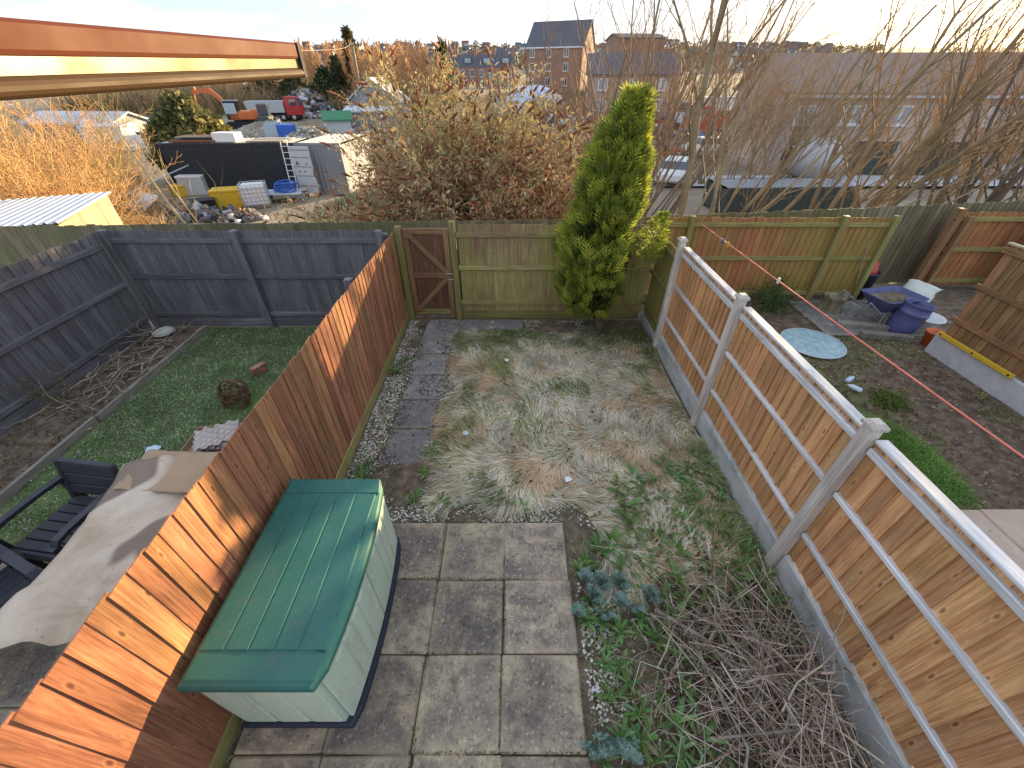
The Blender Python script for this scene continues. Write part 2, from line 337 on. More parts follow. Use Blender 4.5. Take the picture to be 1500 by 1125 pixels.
for nm, c, ro, me in [('lid', (.018, .125, .105), .42, 0), ('sage', (.47, .55, .42), .5, 0), ('navy', (.02, .025, .045), .5, 0), ('chair', (.026, .024, .033), .5, 0), ('white', (.78, .78, .77), .5, 0),
    ('steel', (.5, .5, .52), .35, 1), ('black', (.012, .012, .014), .6, 0), ('card', (.50, .40, .31), .9, 0), ('card_brown', (.42, .27, .17), .9, 0), ('blue', (.03, .12, .48), .5, 0), ('barrel', (.095, .10, .24), .5, 0),
    ('red', (.45, .03, .025), .45, 0), ('orange', (.62, .15, .035), .5, 0), ('yellow', (.72, .45, .03), .5, 0), ('rust', (.22, .085, .04), .85, 0), ('cont', (.018, .024, .034), .6, 0), ('grey', (.25, .26, .28), .6, 0),
    ('ltgrey', (.52, .54, .57), .55, 0), ('roofmetal', (.50, .55, .62), .35, .35), ('slate', (.10, .10, .115), .75, 0), ('pinkwall', (.50, .39, .32), .85, 0), ('cream', (.62, .58, .5), .8, 0), ('green', (.04, .20, .09), .6, 0),
    ('dkgreen', (.06, .075, .065), .7, 0), ('sacks', (.66, .68, .6), .7, 0), ('rubber', (.015, .015, .016), .8, 0), ('terracotta', (.07, .022, .010), .5, 0), ('bronze', (.055, .032, .014), .45, 0), ('wicker', (.17, .075, .04), .85, 0),
    ('eggbox', (.5, .42, .38), .9, 0), ('rope', (.75, .22, .17), .7, 0), ('glassblue', (.25, .42, .47), .18, 0), ('stonepale', (.5, .46, .4), .85, 0), ('tarp', (.55, .66, .80), .45, 0)]:
    M[nm] = plain(nm, c, ro, me)
def brickmat(name, a, b, mortar, sc=1.0):
    t = NT(name); br = t.new('ShaderNodeTexBrick'); t.L(t.coord('Object', (1, 1, 1)), br.inputs['Vector']); br.inputs['Scale'].default_value = sc
    vm = t.new('ShaderNodeMapping'); vm.inputs['Rotation'].default_value = (R(90), 0, 0); t.L(t.new('ShaderNodeTexCoord').outputs['Object'], vm.inputs[0]); t.L(vm.outputs[0], br.inputs['Vector'])
    br.inputs['Color1'].default_value = tuple(a) + (1,); br.inputs['Color2'].default_value = tuple(b) + (1,); br.inputs['Mortar'].default_value = tuple(mortar) + (1,)
    br.inputs['Brick Width'].default_value = .225; br.inputs['Row Height'].default_value = .075; br.inputs['Mortar Size'].default_value = .01
    n = t.noise(t.coord('Object'), .7, 6); return t.fin(t.mix(.5, br.outputs['Color'], t.ramp(n, [(.3, .6), (.7, 1.2)]), 'MULTIPLY'), .9, 0, .2)
M['brick'] = brickmat('brickwork', (.30, .12, .075), (.38, .18, .11), (.35, .3, .26))
M['brick_pale'] = brickmat('pale_brickwork', (.42, .29, .22), (.48, .34, .27), (.45, .4, .35))
def glassy(name, c, rough=.06):
    t = NT(name); return t.fin(c, rough, 0, .9)
M['pane'] = glassy('window_pane', (.05, .07, .10)); M['pane_light'] = glassy('pale_window_pane', (.30, .38, .46), .12)

def grimy(name, c, dirt, rough=.45, fade=None):
    """moulded plastic left outdoors: faded patches, dust, water spots, fine scuffs"""
    t = NT(name); v = t.coord('Object'); a = t.noise(v, 1.6, 5, .6, .8); col = t.mix(t.ramp(a, [(.38, 0.), (.68, .65)]), c, fade or [min(1, x * 1.5 + .02) for x in c])
    sp = t.noise(v, 55, 2, .5); col = t.mix(t.ramp(sp, [(.70, 0.), (.74, .7)]), col, dirt); st = t.noise(t.coord('Object', (3, 3, .6)), 4, 6, .7, 1.0); col = t.mix(t.ramp(st, [(.52, 0.), (.72, .55)]), col, dirt)
    sc = t.noise(t.coord('Object', (60, 4, 4)), 2, 3, .6, .4); col = t.mix(t.ramp(sc, [(.66, 0.), (.70, .35)]), col, [min(1, x * 2 + .05) for x in c]); t.bump(t.noise(v, 70, 3), .12, .002)
    return t.fin(col, t.ramp(a, [(.3, rough), (.7, rough + .22)]), 0, .45)
M['lid'] = grimy('weathered_green_plastic', (.020, .118, .098), (.09, .13, .11), .38, (.035, .155, .13)); M['sage'] = grimy('weathered_sage_plastic', (.47, .54, .42), (.30, .32, .22), .5, (.55, .60, .47))

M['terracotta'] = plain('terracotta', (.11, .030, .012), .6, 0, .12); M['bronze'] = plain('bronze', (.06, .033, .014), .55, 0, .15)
# ================================================================== terrain and ground sheets
rng = np.random.RandomState(7); random.seed(7)
def rear_y(x): return np.interp(x, [-40, -12, 1.5, 14, 40], [6.9, 7.25, 7.8, 9.0, 10.5])
def terrain(x, y):
    x = np.asarray(x, float); y = np.asarray(y, float); t = np.clip((y - rear_y(x) - .5) / 2.2, 0, 1); z = -.03 - 1.77 * t * t * (3 - 2 * t)
    z = z + np.interp(y, [0, 70, 120, 170, 320, 480, 900, 1500, 4000], [0, 0, 2.2, 2.3, 6, 15, 44, 50, 40])
    z = z + np.where(y > 12, (fnoise(x, y, 6, 3) - .5) * .35, 0) + np.where(y > 200, (fnoise(x, y, 170, 5) - .5) * np.interp(y, [200, 900], [1, 12]), 0)
    return z
ys = np.concatenate([np.linspace(-30, 6, 8), np.linspace(6.6, 14, 26), np.linspace(15, 80, 50), np.geomspace(85, 4500, 46)])
xs = np.concatenate([-np.geomspace(4500, 42, 26), np.linspace(-40, 40, 90), np.geomspace(42, 4500, 26)])
gx, gy = np.meshgrid(xs, ys); V = np.stack([gx, gy, terrain(gx, gy)], -1).reshape(-1, 3); nx = len(xs)
i, j = np.meshgrid(np.arange(len(ys) - 1), np.arange(nx - 1), indexing='ij'); b = (i * nx + j).ravel()
tag(mobj('ground', np_mesh('ground', V, np.stack([b, b + 1, b + nx + 1, b + nx], 1), None, M['yard'], smooth=True)), kind='structure')
def sheet(name, x0, x1, y0, y1, z, mat, step=.12, amp=.02, seed=1):
    X = np.linspace(x0, x1, max(2, int((x1 - x0) / step))); Y = np.linspace(y0, y1, max(2, int((y1 - y0) / step))); a, c = np.meshgrid(X, Y)
    zz = z + (fnoise(a, c, .5, seed) - .5) * 2 * amp; n = len(X); i, j = np.meshgrid(np.arange(len(Y) - 1), np.arange(n - 1), indexing='ij'); b = (i * n + j).ravel()
    return tag(mobj(name, np_mesh(name, np.stack([a, c, zz], -1).reshape(-1, 3), np.stack([b, b + 1, b + n + 1, b + n], 1), None, mat, smooth=True)), kind='structure')
sheet('garden_soil', -1.93, 2.40, -.30, 6.72, .0, M['soil'], amp=.012)
sheet('neighbour_lawn', -6.44, -1.99, 2.05, 6.42, .0, M['lawn'], amp=.012, seed=4)
sheet('neighbour_soil', 2.47, 6.9, -.3, 7.45, .0, M['soil'], amp=.02, seed=9)
sheet('alley_path', -12, 14, 6.8, 8.2, -.012, M['soil'], amp=.006, seed=12)
sheet('side_garden', 6.9, 14, 3.0, 8.1, -.004, M['soil'], amp=.006, seed=13)
# ------------------------------------------------------------------ paving
def slab_mesh(name, w, d, h, mat, seed, c=.012):
    r = random.Random(seed); b = MB(); j = lambda a=.006: r.uniform(-a, a)
    b.cbox(-w / 2, w / 2, -d / 2, d / 2, -h, 0, c); b.v = [(x + j(.004), y + j(.004), z + (j(.002) if z > -.02 else 0)) for x, y, z in b.v]; return b.mesh(name, mat)
def slab_bed(name, x0, x1, y0, y1, z):
    return tag(MB().box(x0, x1, y0, y1, z - .05, z).build(name, M['soil']), kind='structure')
patio = slab_bed('patio', -1.90, .60, -.28, 2.37, .012)
variants = [slab_mesh('paving_slab', .591, .582, .05, M['slab'], k) for k in range(4)]
for r_ in range(5):
    for c_ in range(4):
        w = (-1.57, -.97, -.37, .225)[c_]; o = mobj('paving_slab', variants[(r_ * 3 + c_) % 4], patio)
        o.location = (w + random.uniform(-.006, .006) + (.0 if r_ != 2 else -.01), 2.07 - .588 * r_ + random.uniform(-.005, .005), .05 + random.uniform(-.004, .004))
        o.rotation_euler = (random.uniform(-.006, .006), random.uniform(-.006, .006), random.uniform(-.008, .008) + PI * random.randint(0, 1))
path = slab_bed('garden_path', -1.62, -.95, 3.2, 6.55, .008)
pv = [slab_mesh('path_slab', .56, .56, .05, M['slab_path'], 20 + k) for k in range(3)]
for k in range(5):
    o = mobj('path_slab', pv[k % 3], path); o.location = (-1.30 + .015 * random.uniform(-1, 1), 3.46 + .59 * k, .020 + random.uniform(-.006, .003)); o.rotation_euler = (0, random.uniform(-.01, .01), random.uniform(-.025, .025))
for k in range(3):
    o = mobj('path_slab', pv[k % 3], path); o.location = (-1.28 + .60 * k, 6.37, .026); o.rotation_euler = (0, 0, random.uniform(-.03, .03))
npat = slab_bed('neighbour_patio', -6.4, -1.99, -.28, 2.04, .012)
for r_ in range(4):
    for c_ in range(7):
        o = mobj('paving_slab', variants[(r_ + c_ * 2) % 4], npat); o.location = (-2.33 - .592 * c_, 1.74 - .588 * r_, .035 + random.uniform(-.004, .004)); o.rotation_euler = (0, 0, PI * random.randint(0, 1) + random.uniform(-.01, .01))
rpat = slab_bed('right_patio', 4.08, 6.6, .1, 2.54, .012)
rps = slab_mesh('patio_slab', .80, .80, .05, surf('buff_slab', [(.45, .33, .25), (.55, .43, .34)], 4, 8, .85, .4), 31)
for a in range(3):
    for c_ in range(3):
        o = mobj('patio_slab', rps, rpat); o.location = (4.50 + .815 * a, 2.12 - .815 * c_, .045); o.rotation_euler = (0, 0, random.uniform(-.01, .01))
# ================================================================== boards, beams, fences
_cache = {}
def basis(x, y, z, p): return Matrix(((x.x, y.x, z.x, p.x), (x.y, y.y, z.y, p.y), (x.z, y.z, z.z, p.z), (0, 0, 0, 1)))
def beam(name, p0, p1, wx, wy, mat, parent=None, xdir=None, c=.006, off=True):
    """squared timber from p0 to p1; wx across along xdir, wy the other way"""
    p0, p1 = Vector(p0), Vector(p1); L = (p1 - p0).length; key = (round(wx, 4), round(wy, 4), round(L, 3), mat.name, c); z = (p1 - p0).normalized()
    if key not in _cache: _cache[key] = MB().cbox(-wx / 2, wx / 2, -wy / 2, wy / 2, 0, L, c).mesh(name, mat)
    x = Vector(xdir) if xdir is not None else z.orthogonal(); x = (x - z * x.dot(z)).normalized(); o = bpy.data.objects.new(name, _cache[key]); COL.objects.link(o)
    base = parent.location if (parent is not None and off) else Vector()
    o.matrix_local = basis(x, z.cross(x), z, p0 - base)
    if parent is not None: o.parent = parent
    return o
def fboard_mesh(w, h, mat, seed, t0=.006, t1=.018, name='board', flip=False):
    """feather-edged board, thin at x=0 and thick at x=w, slightly warped"""
    r = random.Random(seed); loops = []; N = 4
    for k in range(N + 1):
        z = h * k / N; wob = r.uniform(-.0035, .0035) if 0 < k else 0; wx = r.uniform(-.002, .002); tz = r.uniform(-.006, .006) if k == N else 0; t2 = r.uniform(-.008, .008) if k == N else 0
        loops.append([(wx, wob, z + tz), (w + wx, t1 * .45 + wob, z + t2), (w + wx, t1 + wob, z + t2), (wx, t0 + wob, z + tz)])
    if flip: loops = [[(w - x, y, z) for x, y, z in l][::-1] for l in loops]
    return MB().loops(loops).mesh(name, mat)
def boards(parent, A, B, z0, z1, mat, sp=.1, w=.125, jz=.008, name='board', ztop=None, t1=.018, tilt=.004, nvar=6, flip=False):
    """vertical feather-edge boards from A to B; they show their face on the left of A->B"""
    A, B = Vector(A).to_3d(), Vector(B).to_3d(); d = (B - A).normalized(); n = Vector((0, 0, 1)).cross(d); cnt = int((B - A).length / sp); out = []
    key = ('fb', w, round(z1 - z0, 3), mat.name, t1, flip)
    if key not in _cache: _cache[key] = [fboard_mesh(w, z1 - z0, mat, 11 * k + 3, t1=t1, name=name, flip=flip) for k in range(nvar)]
    for k in range(cnt):
        o = bpy.data.objects.new(name, random.choice(_cache[key])); COL.objects.link(o); p = A + d * (k * sp); zz = z0 + random.uniform(-jz, jz) + (ztop(k / cnt) if ztop else 0); a = random.uniform(-tilt, tilt)
        z = (Vector((0, 0, 1)) + d * a).normalized(); x = (d - z * d.dot(z)).normalized()
        o.matrix_local = basis(x, z.cross(x), z, Vector((p.x, p.y, zz)) - parent.location); o.parent = parent; out.append(o)
    return out
def post_cap(parent, x, y, z, s, mat):
    o = MB().loops([[(-s, -s, 0), (s, -s, 0), (s, s, 0), (-s, s, 0)], [(-s, -s, .025), (s, -s, .025), (s, s, .025), (-s, s, .025)], [(-s * .55, -s * .55, .05), (s * .55, -s * .55, .05), (s * .55, s * .55, .05), (-s * .55, s * .55, .05)]]).build('post_cap', mat, parent)
    o.location = Vector((x, y, z)) - parent.location; return o
XV, YV, ZV = Vector((1, 0, 0)), Vector((0, 1, 0)), Vector((0, 0, 1))
# left boundary of the garden: red-brown stained feather-edge fence
XL = -1.955
fl = thing('board_fence', 'red-brown stained feather-edge fence beside the green storage box', 'fence', (XL, 3.2, 0))
boards(fl, (XL, 6.66), (XL, -.30), .14, 1.68, M['wood_left'], .115, .134, t1=.016, ztop=lambda t: -.05 * (1 - t))
beam('gravel_board', (XL + .012, 6.68, .075), (XL + .012, -.30, .075), .15, .024, M['wood_olive'], fl, ZV)
for z in (.4, .9, 1.45): beam('rail', (XL - .035, 6.68, z), (XL - .035, -.3, z), .07, .05, M['wood_dark'], fl, ZV)
for y, zt in ((6.62, 1.62), (4.8, 1.62), (2.95, 1.45), (1.1, 1.45)): beam('post', (XL - .115, y, -.3), (XL - .115, y, zt), .1, .1, M['wood_dark'], fl, XV)
# right boundary: newer tan fence with pale rails, posts and concrete gravel boards
XR = 2.41
fr = thing('board_fence', 'tan feather-edge fence with pale rails, posts and concrete gravel boards', 'fence', (XR, 3.0, 0))
boards(fr, (XR + .055, -.25), (XR + .055, 5.70), .30, 1.70, M['wood_right'], .108, .132, tilt=.003, t1=.024, flip=True)
PY = [0.02, 1.93, 3.86, 5.70]
for y in PY:
    beam('post', (XR, y, -.3), (XR, y, 1.80), .088, .09, M['wood_post'], fr, XV, .008); post_cap(fr, XR, y, 1.80, .056, M['wood_post'])
for a, c_ in zip(PY[:-1], PY[1:]):
    for z in (.62, 1.16): beam('rail', (XR + .028, a + .054, z), (XR + .028, c_ - .054, z), .047, .045, M['wood_rail'], fr, ZV, .008)
    beam('rail', (XR + .028, a + .054, 1.63), (XR + .028, c_ - .054, 1.63), .06, .045, M['wood_rail'], fr, ZV, .008)
    beam('capping', (XR + .052, a + .054, 1.72), (XR + .052, c_ - .054, 1.72), .085, .028, M['wood_rail'], fr, XV, .006)
    beam('gravel_board', (XR + .03, a + .053, .14), (XR + .03, c_ - .053, .14), .31, .055, M['concrete'], fr, ZV, .01)
# older end panel at the conifer
fo = thing('board_fence', 'short older greenish fence panel behind the conifer base', 'fence', (XR, 6.2, 0))
boards(fo, (XR + .055, 5.76), (XR + .055, 6.78), .14, 1.60, M['wood_back'], .104, .128, flip=True)
for z in (.35, .95, 1.48): beam('rail', (XR + .028, 5.755, z), (XR + .028, 6.76, z), .07, .045, M['wood_green'], fo, ZV)
beam('gravel_board', (XR + .03, 5.755, .07), (XR + .03, 6.76, .07), .14, .04, M['concrete'], fo, ZV)
# back fence
YB = 6.74
fb = thing('board_fence', 'olive weathered fence with three rails beside the garden gate', 'fence', (.7, YB, 0))
boards(fb, (2.42, YB + .03), (-.93, YB + .03), .17, 1.72, M['wood_back'], .097, .12)
for z in (.34, 1.0, 1.56): beam('rail', (2.38, YB + .002, z), (-.93, YB + .002, z), .075, .05, M['wood_back'], fb, ZV)
beam('gravel_board', (2.38, YB + .018, .085), (-.93, YB + .018, .085), .17, .03, M['wood_green'], fb, ZV)
beam('post', (-.985, YB, -.3), (-.985, YB, 1.78), .1, .1, M['wood_green'], fb, XV)
beam('post', (.92, YB + .09, -.3), (.92, YB + .09, 1.68), .1, .1, M['wood_green'], fb, XV)
# gate
gt = thing('garden_gate', 'red-brown wooden gate with diagonal braces in the olive back fence', 'gate', (-1.44, YB, 0))
GX0, GX1, GZ0, GZ1 = -1.815, -1.055, .07, 1.66
boards(gt, (GX1 - .005, YB + .035), (GX0 + .01, YB + .035), GZ0 + .01, GZ1 - .02, M['wood_gateboard'], .092, .105, .002, tilt=.001)
for x in (GX0 + .045, GX1 - .045): beam('stile', (x, YB + .008, GZ0), (x, YB + .008, GZ1), .09, .045, M['wood_gate'], gt, XV)
for z, m in ((GZ0 + .085, 'wood_olive'), (.86, 'wood_gate'), (GZ1 - .045, 'wood_gate')): beam('cross_rail', (GX0 + .09, YB + .009, z), (GX1 - .09, YB + .009, z), .10, .043, M[m], gt, ZV)
beam('brace', (GX0 + .10, YB + .004, GZ1 - .10), (GX1 - .10, YB + .004, .92), .085, .035, M['wood_gate'], gt, XV)
beam('brace', (GX0 + .10, YB + .004, GZ0 + .15), (GX1 - .10, YB + .004, .80), .085, .035, M['wood_gate'], gt, XV)
for z in (1.52, .18): beam('hinge', (GX0 - .03, YB - .022, z), (GX0 + .20, YB - .022, z), .035, .008, M['rust'], gt, ZV, .002)
lt = MB().tube([(GX1 - .11, YB - .03, .90), (GX1 + .07, YB - .03, .90)], .009, 8).build('latch', M['steel'], gt); lt.location = -gt.location
lt = MB().tube([(GX1 - .08, YB - .035, .80), (GX1 - .02, YB - .06, .80), (GX1 + .04, YB - .035, .80)], .008, 8).build('bolt', M['steel'], gt); lt.location = -gt.location
beam('post', (-1.875, YB, -.3), (-1.875, YB, 1.70), .1, .1, M['wood_green'], gt, XV)
# charcoal fences round the left-hand neighbour's lawn
XD, YD = -6.50, 6.46
fd = thing('board_fence', 'charcoal stained fence at the end of the green lawn', 'fence', (-4.2, YD, 0))
boards(fd, (-2.10, YD + .05), (XD, YD + .05), .14, 1.70, M['wood_dark'], .108, .13)
for a, c_ in ((-2.06, -4.36), (-4.44, -6.44)):
    for z in (.25, .95, 1.55): beam('rail', (a, YD + .022, z), (c_, YD + .022, z), .075, .05, M['wood_dark'], fd, ZV)
    beam('gravel_board', (a, YD + .035, .07), (c_, YD + .035, .07), .15, .03, M['wood_dark'], fd, ZV)
for x in (-2.12, -4.40, XD + .02): beam('post', (x, YD, -.3), (x, YD, 1.72), .11, .11, M['wood_dark'], fd, XV)
fs = thing('board_fence', 'charcoal stained side fence along the dark soil bed', 'fence', (XD, 3.2, 0))
boards(fs, (XD - .05, 6.40), (XD - .05, -.3), .14, 1.70, M['wood_dark'], .135, .16)
for z in (.22, .86, 1.50): beam('rail', (XD - .022, 6.36, z), (XD - .022, -.3, z), .08, .05, M['wood_dark'], fs, ZV)
beam('gravel_board', (XD - .035, 6.36, .07), (XD - .035, -.3, .07), .15, .03, M['wood_dark'], fs, ZV)
# long rear fence behind the alley
fe = thing('board_fence', 'long grey-olive fence running behind all the gardens', 'fence', (0, 7.75, 0))
for (x0, x1) in ((14, 1.5), (1.5, -12)):
    A, B = (x0, float(rear_y(x0))), (x1, float(rear_y(x1))); boards(fe, A, B, -.15, 1.50, M['wood_rear'], .125, .15, .012, ztop=(lambda t: .20 - .18 * t) if x0 > 2 else (lambda t: .02 + .0 * t))
    for z in (.3, 1.2): beam('rail', (x0, A[1] + .06, z), (x1, B[1] + .06, z), .08, .05, M['wood_rear'], fe, ZV)
# right-hand neighbour: old orange-red panels at the back
YN = 7.50
fn = thing('board_fence', 'orange-red panel fence with green-stained posts behind the shrub', 'fence', (5.0, YN, 0))
boards(fn, (6.93, YN + .05), (2.62, YN + .05), .12, 1.62, M['wood_red'], .118, .14)
for a, c_ in ((6.86, 6.05), (5.95, 3.30), (3.2, 2.6)):
    for z in (.17, .88, 1.50): beam('rail', (a, YN + .02, z), (c_, YN + .02, z), .075, .05, M['wood_olive'], fn, ZV)
for x in (3.25, 6.0, 6.92): beam('post', (x, YN, -.3), (x, YN, 1.66), .10, .10, M['wood_olive'], fn, XV)
fn2 = thing('board_fence', 'tilted orange-red fence panel leaning behind the wheelbarrow', 'fence', (9.5, 7.95, 0))
boards(fn2, (11.6, 7.98), (8.55, 7.98), .15, 1.60, M['wood_red'], .13, .15)
for z in (.25, .9, 1.48): beam('rail', (11.6, 7.95, z), (8.6, 7.95, z), .085, .05, M['wood_olive'], fn2, ZV)
beam('post', (8.45, 7.93, -.2), (8.45, 7.93, 1.68), .12, .12, M['wood_brown'], fn2, XV); beam('post', (8.66, 7.88, -.2), (8.66, 7.88, 1.55), .09, .09, M['wood_brown'], fn2, XV)
# right-hand neighbour: brown fence on a concrete gravel board
XW = 6.93
fw = thing('board_fence', 'brown feather-edge fence standing on a pale concrete gravel board', 'fence', (XW, 4.0, 0))
boards(fw, (XW + .055, 1.2), (XW + .055, 5.62), .36, 1.78, M['wood_brown'], .115, .14, t1=.024, flip=True)
for z in (.62, 1.16, 1.70): beam('rail', (XW + .028, 1.2, z), (XW + .028, 5.64, z), .075, .045, M['wood_brown'], fw, ZV)
beam('gravel_board', (XW + .02, 1.2, .14), (XW + .02, 5.66, .14), .38, .06, M['concrete_pale'], fw, ZV, .01)
beam('capping', (XW + .05, 1.2, 1.79), (XW + .05, 5.64, 1.79), .07, .03, M['wood_cream'], fw, XV)
beam('post', (XW + .13, 5.55, -.3), (XW + .13, 5.55, 1.70), .1, .1, M['wood_brown'], fw, XV); beam('post', (XW + .13, 2.5, -.3), (XW + .13, 2.5, 1.70), .1, .1, M['wood_brown'], fw, XV)
# sheet-clad dark fence seen past its end
fz = thing('board_fence', 'dark red-brown fence beyond the end of the brown fence', 'fence', (9.6, 6.9, 0))
boards(fz, (12.5, 7.0), (9.7, 7.35), .05, 1.66, M['wood_gateboard'], .14, .16)
for z in (.3, 1.45): beam('rail', (12.5, 7.03, z), (9.7, 7.38, z), .08, .05, M['wood_gate'], fz, ZV)
M['sashgold'] = plain('sun_tinted_plastic', (.36, .27, .14), .22)  # white plastic with the low sun's gold put into its base colour
# open window sash of the house the picture is taken from
sash = thing('window_sash', 'open window sash with glossy edge catching the low sun', 'window', (-.55, 1.345, 3.68)); sash.rotation_euler = (.021, 0, 0)
SX, SY0, SY1, SZ0, SZ1 = -.55, -.40, 1.345, 3.645, 3.716
# the edge profile: upper lip, recessed bright channel, rounded lower lip; drawn in (x, z) and run along the garden's axis
def prof(name, pts, mat, ya=SY0, yb=SY1): return setattr(MB().prism(pts, ya, yb, 'y', smooth=False).build(name, mat, sash), 'location', -sash.location)
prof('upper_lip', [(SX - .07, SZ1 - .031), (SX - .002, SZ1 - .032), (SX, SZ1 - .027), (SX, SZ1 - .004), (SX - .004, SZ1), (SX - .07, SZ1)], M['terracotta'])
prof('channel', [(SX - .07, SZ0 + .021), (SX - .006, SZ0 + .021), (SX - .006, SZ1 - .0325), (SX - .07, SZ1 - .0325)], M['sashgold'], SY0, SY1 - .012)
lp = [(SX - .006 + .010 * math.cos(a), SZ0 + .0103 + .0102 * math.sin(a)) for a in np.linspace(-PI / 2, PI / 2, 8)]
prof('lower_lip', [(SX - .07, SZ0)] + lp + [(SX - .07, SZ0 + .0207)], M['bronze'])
e = MB()
e.loops([[(SX - .05, SY1 + k_[0], SZ0 + .001 + k_[1]), (SX + .004 - k_[1], SY1 + k_[0], SZ0 + .001 + k_[1]), (SX + .004 - k_[1], SY1 + k_[0], SZ1 - .001 - k_[1]), (SX - .05, SY1 + k_[0], SZ1 - .001 - k_[1])] for k_ in ((-.014, 0), (.004, 0), (.009, .006))])
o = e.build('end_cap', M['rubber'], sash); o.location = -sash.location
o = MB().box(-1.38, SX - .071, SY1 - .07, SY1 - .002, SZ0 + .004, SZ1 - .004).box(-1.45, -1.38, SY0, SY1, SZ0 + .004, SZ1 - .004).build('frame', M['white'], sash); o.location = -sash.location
o = MB().box(-1.378, SX - .072, SY0, SY1 - .072, 3.665, 3.69).build('pane', M['pane_light'], sash); o.location = -sash.location
# ================================================================== things in the garden
# green-lidded storage box
bx_ = thing('storage_box', 'green-lidded sage plastic storage box on the paving slabs', 'storage box', (-1.47, 1.45, .052))
def boxline(dx0, dx1, dy, bulge=.05, n=14, r=.05):
    """outline seen from above: straight back and ends, bowed front at +x"""
    pts = [(dx0, -dy), ]
    for k in range(n + 1):
        y = -dy + 2 * dy * k / n; u = y / dy; x = dx1 + bulge * (1 - u * u)
        if k in (0, n): x -= r * .6
        pts.append((x, y))
    pts.append((dx0, dy)); return pts
def lift(pts, z): return [(x, y, z) for x, y in pts]
MB().loops([lift(boxline(-.385, .395, .715), 0), lift(boxline(-.385, .395, .715), .045), lift(boxline(-.38, .385, .705), .06)]).build('base', M['navy'], bx_)
body = MB().loops([lift(boxline(-.37, .35, .690), .058), lift(boxline(-.375, .355, .695), .45), lift(boxline(-.375, .355, .695), .86)]).build('body', M['sage'], bx_)
def front_patch(mb, y0, y1, z0, z1, off, th, n=6, xb=.355, bulge=.05, dy=.695):
    lo = []
    for (z, t) in ((z0, 0), (z0 + .004, th), (z1 - .004, th), (z1, 0)):
        lo.append([(xb + bulge * (1 - ((y0 + (y1 - y0) * k / n) / dy) ** 2) + off + t, y0 + (y1 - y0) * k / n + (.003 if k == 0 else -.003 if k == n else 0) * (1 if t else 0), z) for k in range(n + 1)])
    vs = [p for l in lo for p in l]; m = n + 1; fs = [(i * m + k, i * m + k + 1, (i + 1) * m + k + 1, (i + 1) * m + k) for i in range(3) for k in range(n)]
    for e in (0, n):
        fs.append(tuple(i * m + e for i in range(4)) if e else tuple(i * m + e for i in range(4))[::-1])
    mb._add(vs, fs)
for (a, b_) in ((-.665, -.006), (.006, .665)):
    d = MB(); front_patch(d, a, b_, .075, .835, -.004, .018); door = d.build('door', M['sage'], bx_)
    wd = (b_ - a)
    for q in range(4):
        rb = MB(); y0 = a + .10 + q * (wd - .2) / 4 + .012; front_patch(rb, y0, y0 + (wd - .2) / 4 - .024, .16, .75, .0135, .010, 3); rb.build('rib', M['sage'], door)
    hd = MB(); hy = b_ - .03 if a < 0 else a + .03; hd.cbox(.405, .428, hy - .012, hy + .012, .52, .64, .006); hd.build('handle', M['sage'], door)
for q in range(3):
    x0 = -.33 + q * .225; MB().loops([[(x0, -.694, .10), (x0 + .20, -.694, .10), (x0 + .20, -.694, .80), (x0, -.694, .80)], [(x0 + .012, -.704, .112), (x0 + .188, -.704, .112), (x0 + .188, -.704, .788), (x0 + .012, -.704, .788)]]).build('side_panel', M['sage'], bx_)
L = [lift(boxline(-.395, .375, .725, .058), .835), lift(boxline(-.400, .385, .732, .060), .845), lift(boxline(-.400, .385, .732, .060), .89), lift(boxline(-.392, .374, .722, .058), .908), lift(boxline(-.375, .352, .70, .054), .918), lift(boxline(-.34, .30, .60, .04), .928)]
lid = MB().loops(L, smooth=False).build('lid', M['lid'], bx_)
for q in range(5):     # long raised planks of the lid
    x0 = -.362 + q * .146; x1 = x0 + .142; e = .555; zz = .924 + .006 * math.sin(PI * (q + .5) / 5)
    if q == 4: x1 += .012
    MB().loops([[(x0, -e, zz - .006), (x1, -e, zz - .008), (x1, e, zz - .008), (x0, e, zz - .006)], [(x0 + .004, -e + .006, zz + .006), (x1 - .008, -e + .006, zz + .009), (x1 - .008, e - .006, zz + .009), (x0 + .004, e - .006, zz + .006)]]).build('lid_plank', M['lid'], lid)
for s in (-1, 1): MB().loops([[(-.365, s * .705, .917), (.37, s * .705, .917), (.40, s * .565, .919), (-.365, s * .565, .919)][::s], [(-.36, s * .695, .927), (.365, s * .695, .927), (.392, s * .568, .931), (-.36, s * .568, .931)][::s]]).build('lid_end', M['lid'], lid)
MB().lathe([(.0, .004), (.010, .004), (.012, 0)], 12, (-.12, .12, .932)).build('lid_hole', M['rust'], lid)
# litter on the grass
def scrap(name, label, cat, p, s, mat, rz=0, group=None, tilt=.2):
    r = random.Random(hash(label) % 999); pts = [(-s, -s * .6), (-s * .1, -s * .8), (s * .9, -s * .5), (s, s * .3), (s * .2, s * .7), (-s * .8, s * .5)]
    a = [(x, y, r.uniform(-.2, .5) * s) for x, y in pts]; b_ = MB().loops([[(x, y, z) for x, y, z in a], [(x, y, z + .004) for x, y, z in a]]); o = b_.build(name, mat)
    o.location = p; o.rotation_euler = (tilt * .5, tilt, rz); return tag(o, label, cat, group)
scrap('paper_scrap', 'small white paper scrap on the straw-coloured grass', 'litter', G(832, 702, .13), .045, M['white'], .4)
scrap('paper_scrap', 'tiny white scrap near the far end of the long grass', 'litter', G(742, 527, .13), .045, M['white'], 1.4)
scrap('plastic_wrapper', 'crumpled pale blue wrapper on the green lawn', 'litter', G(225, 658, .05), .075, M['tarp'], .6)
scrap('plastic_cup', 'crumpled pale cup standing in the long grass', 'litter', G(682, 634, .12), .04, M['ltgrey'], .2)
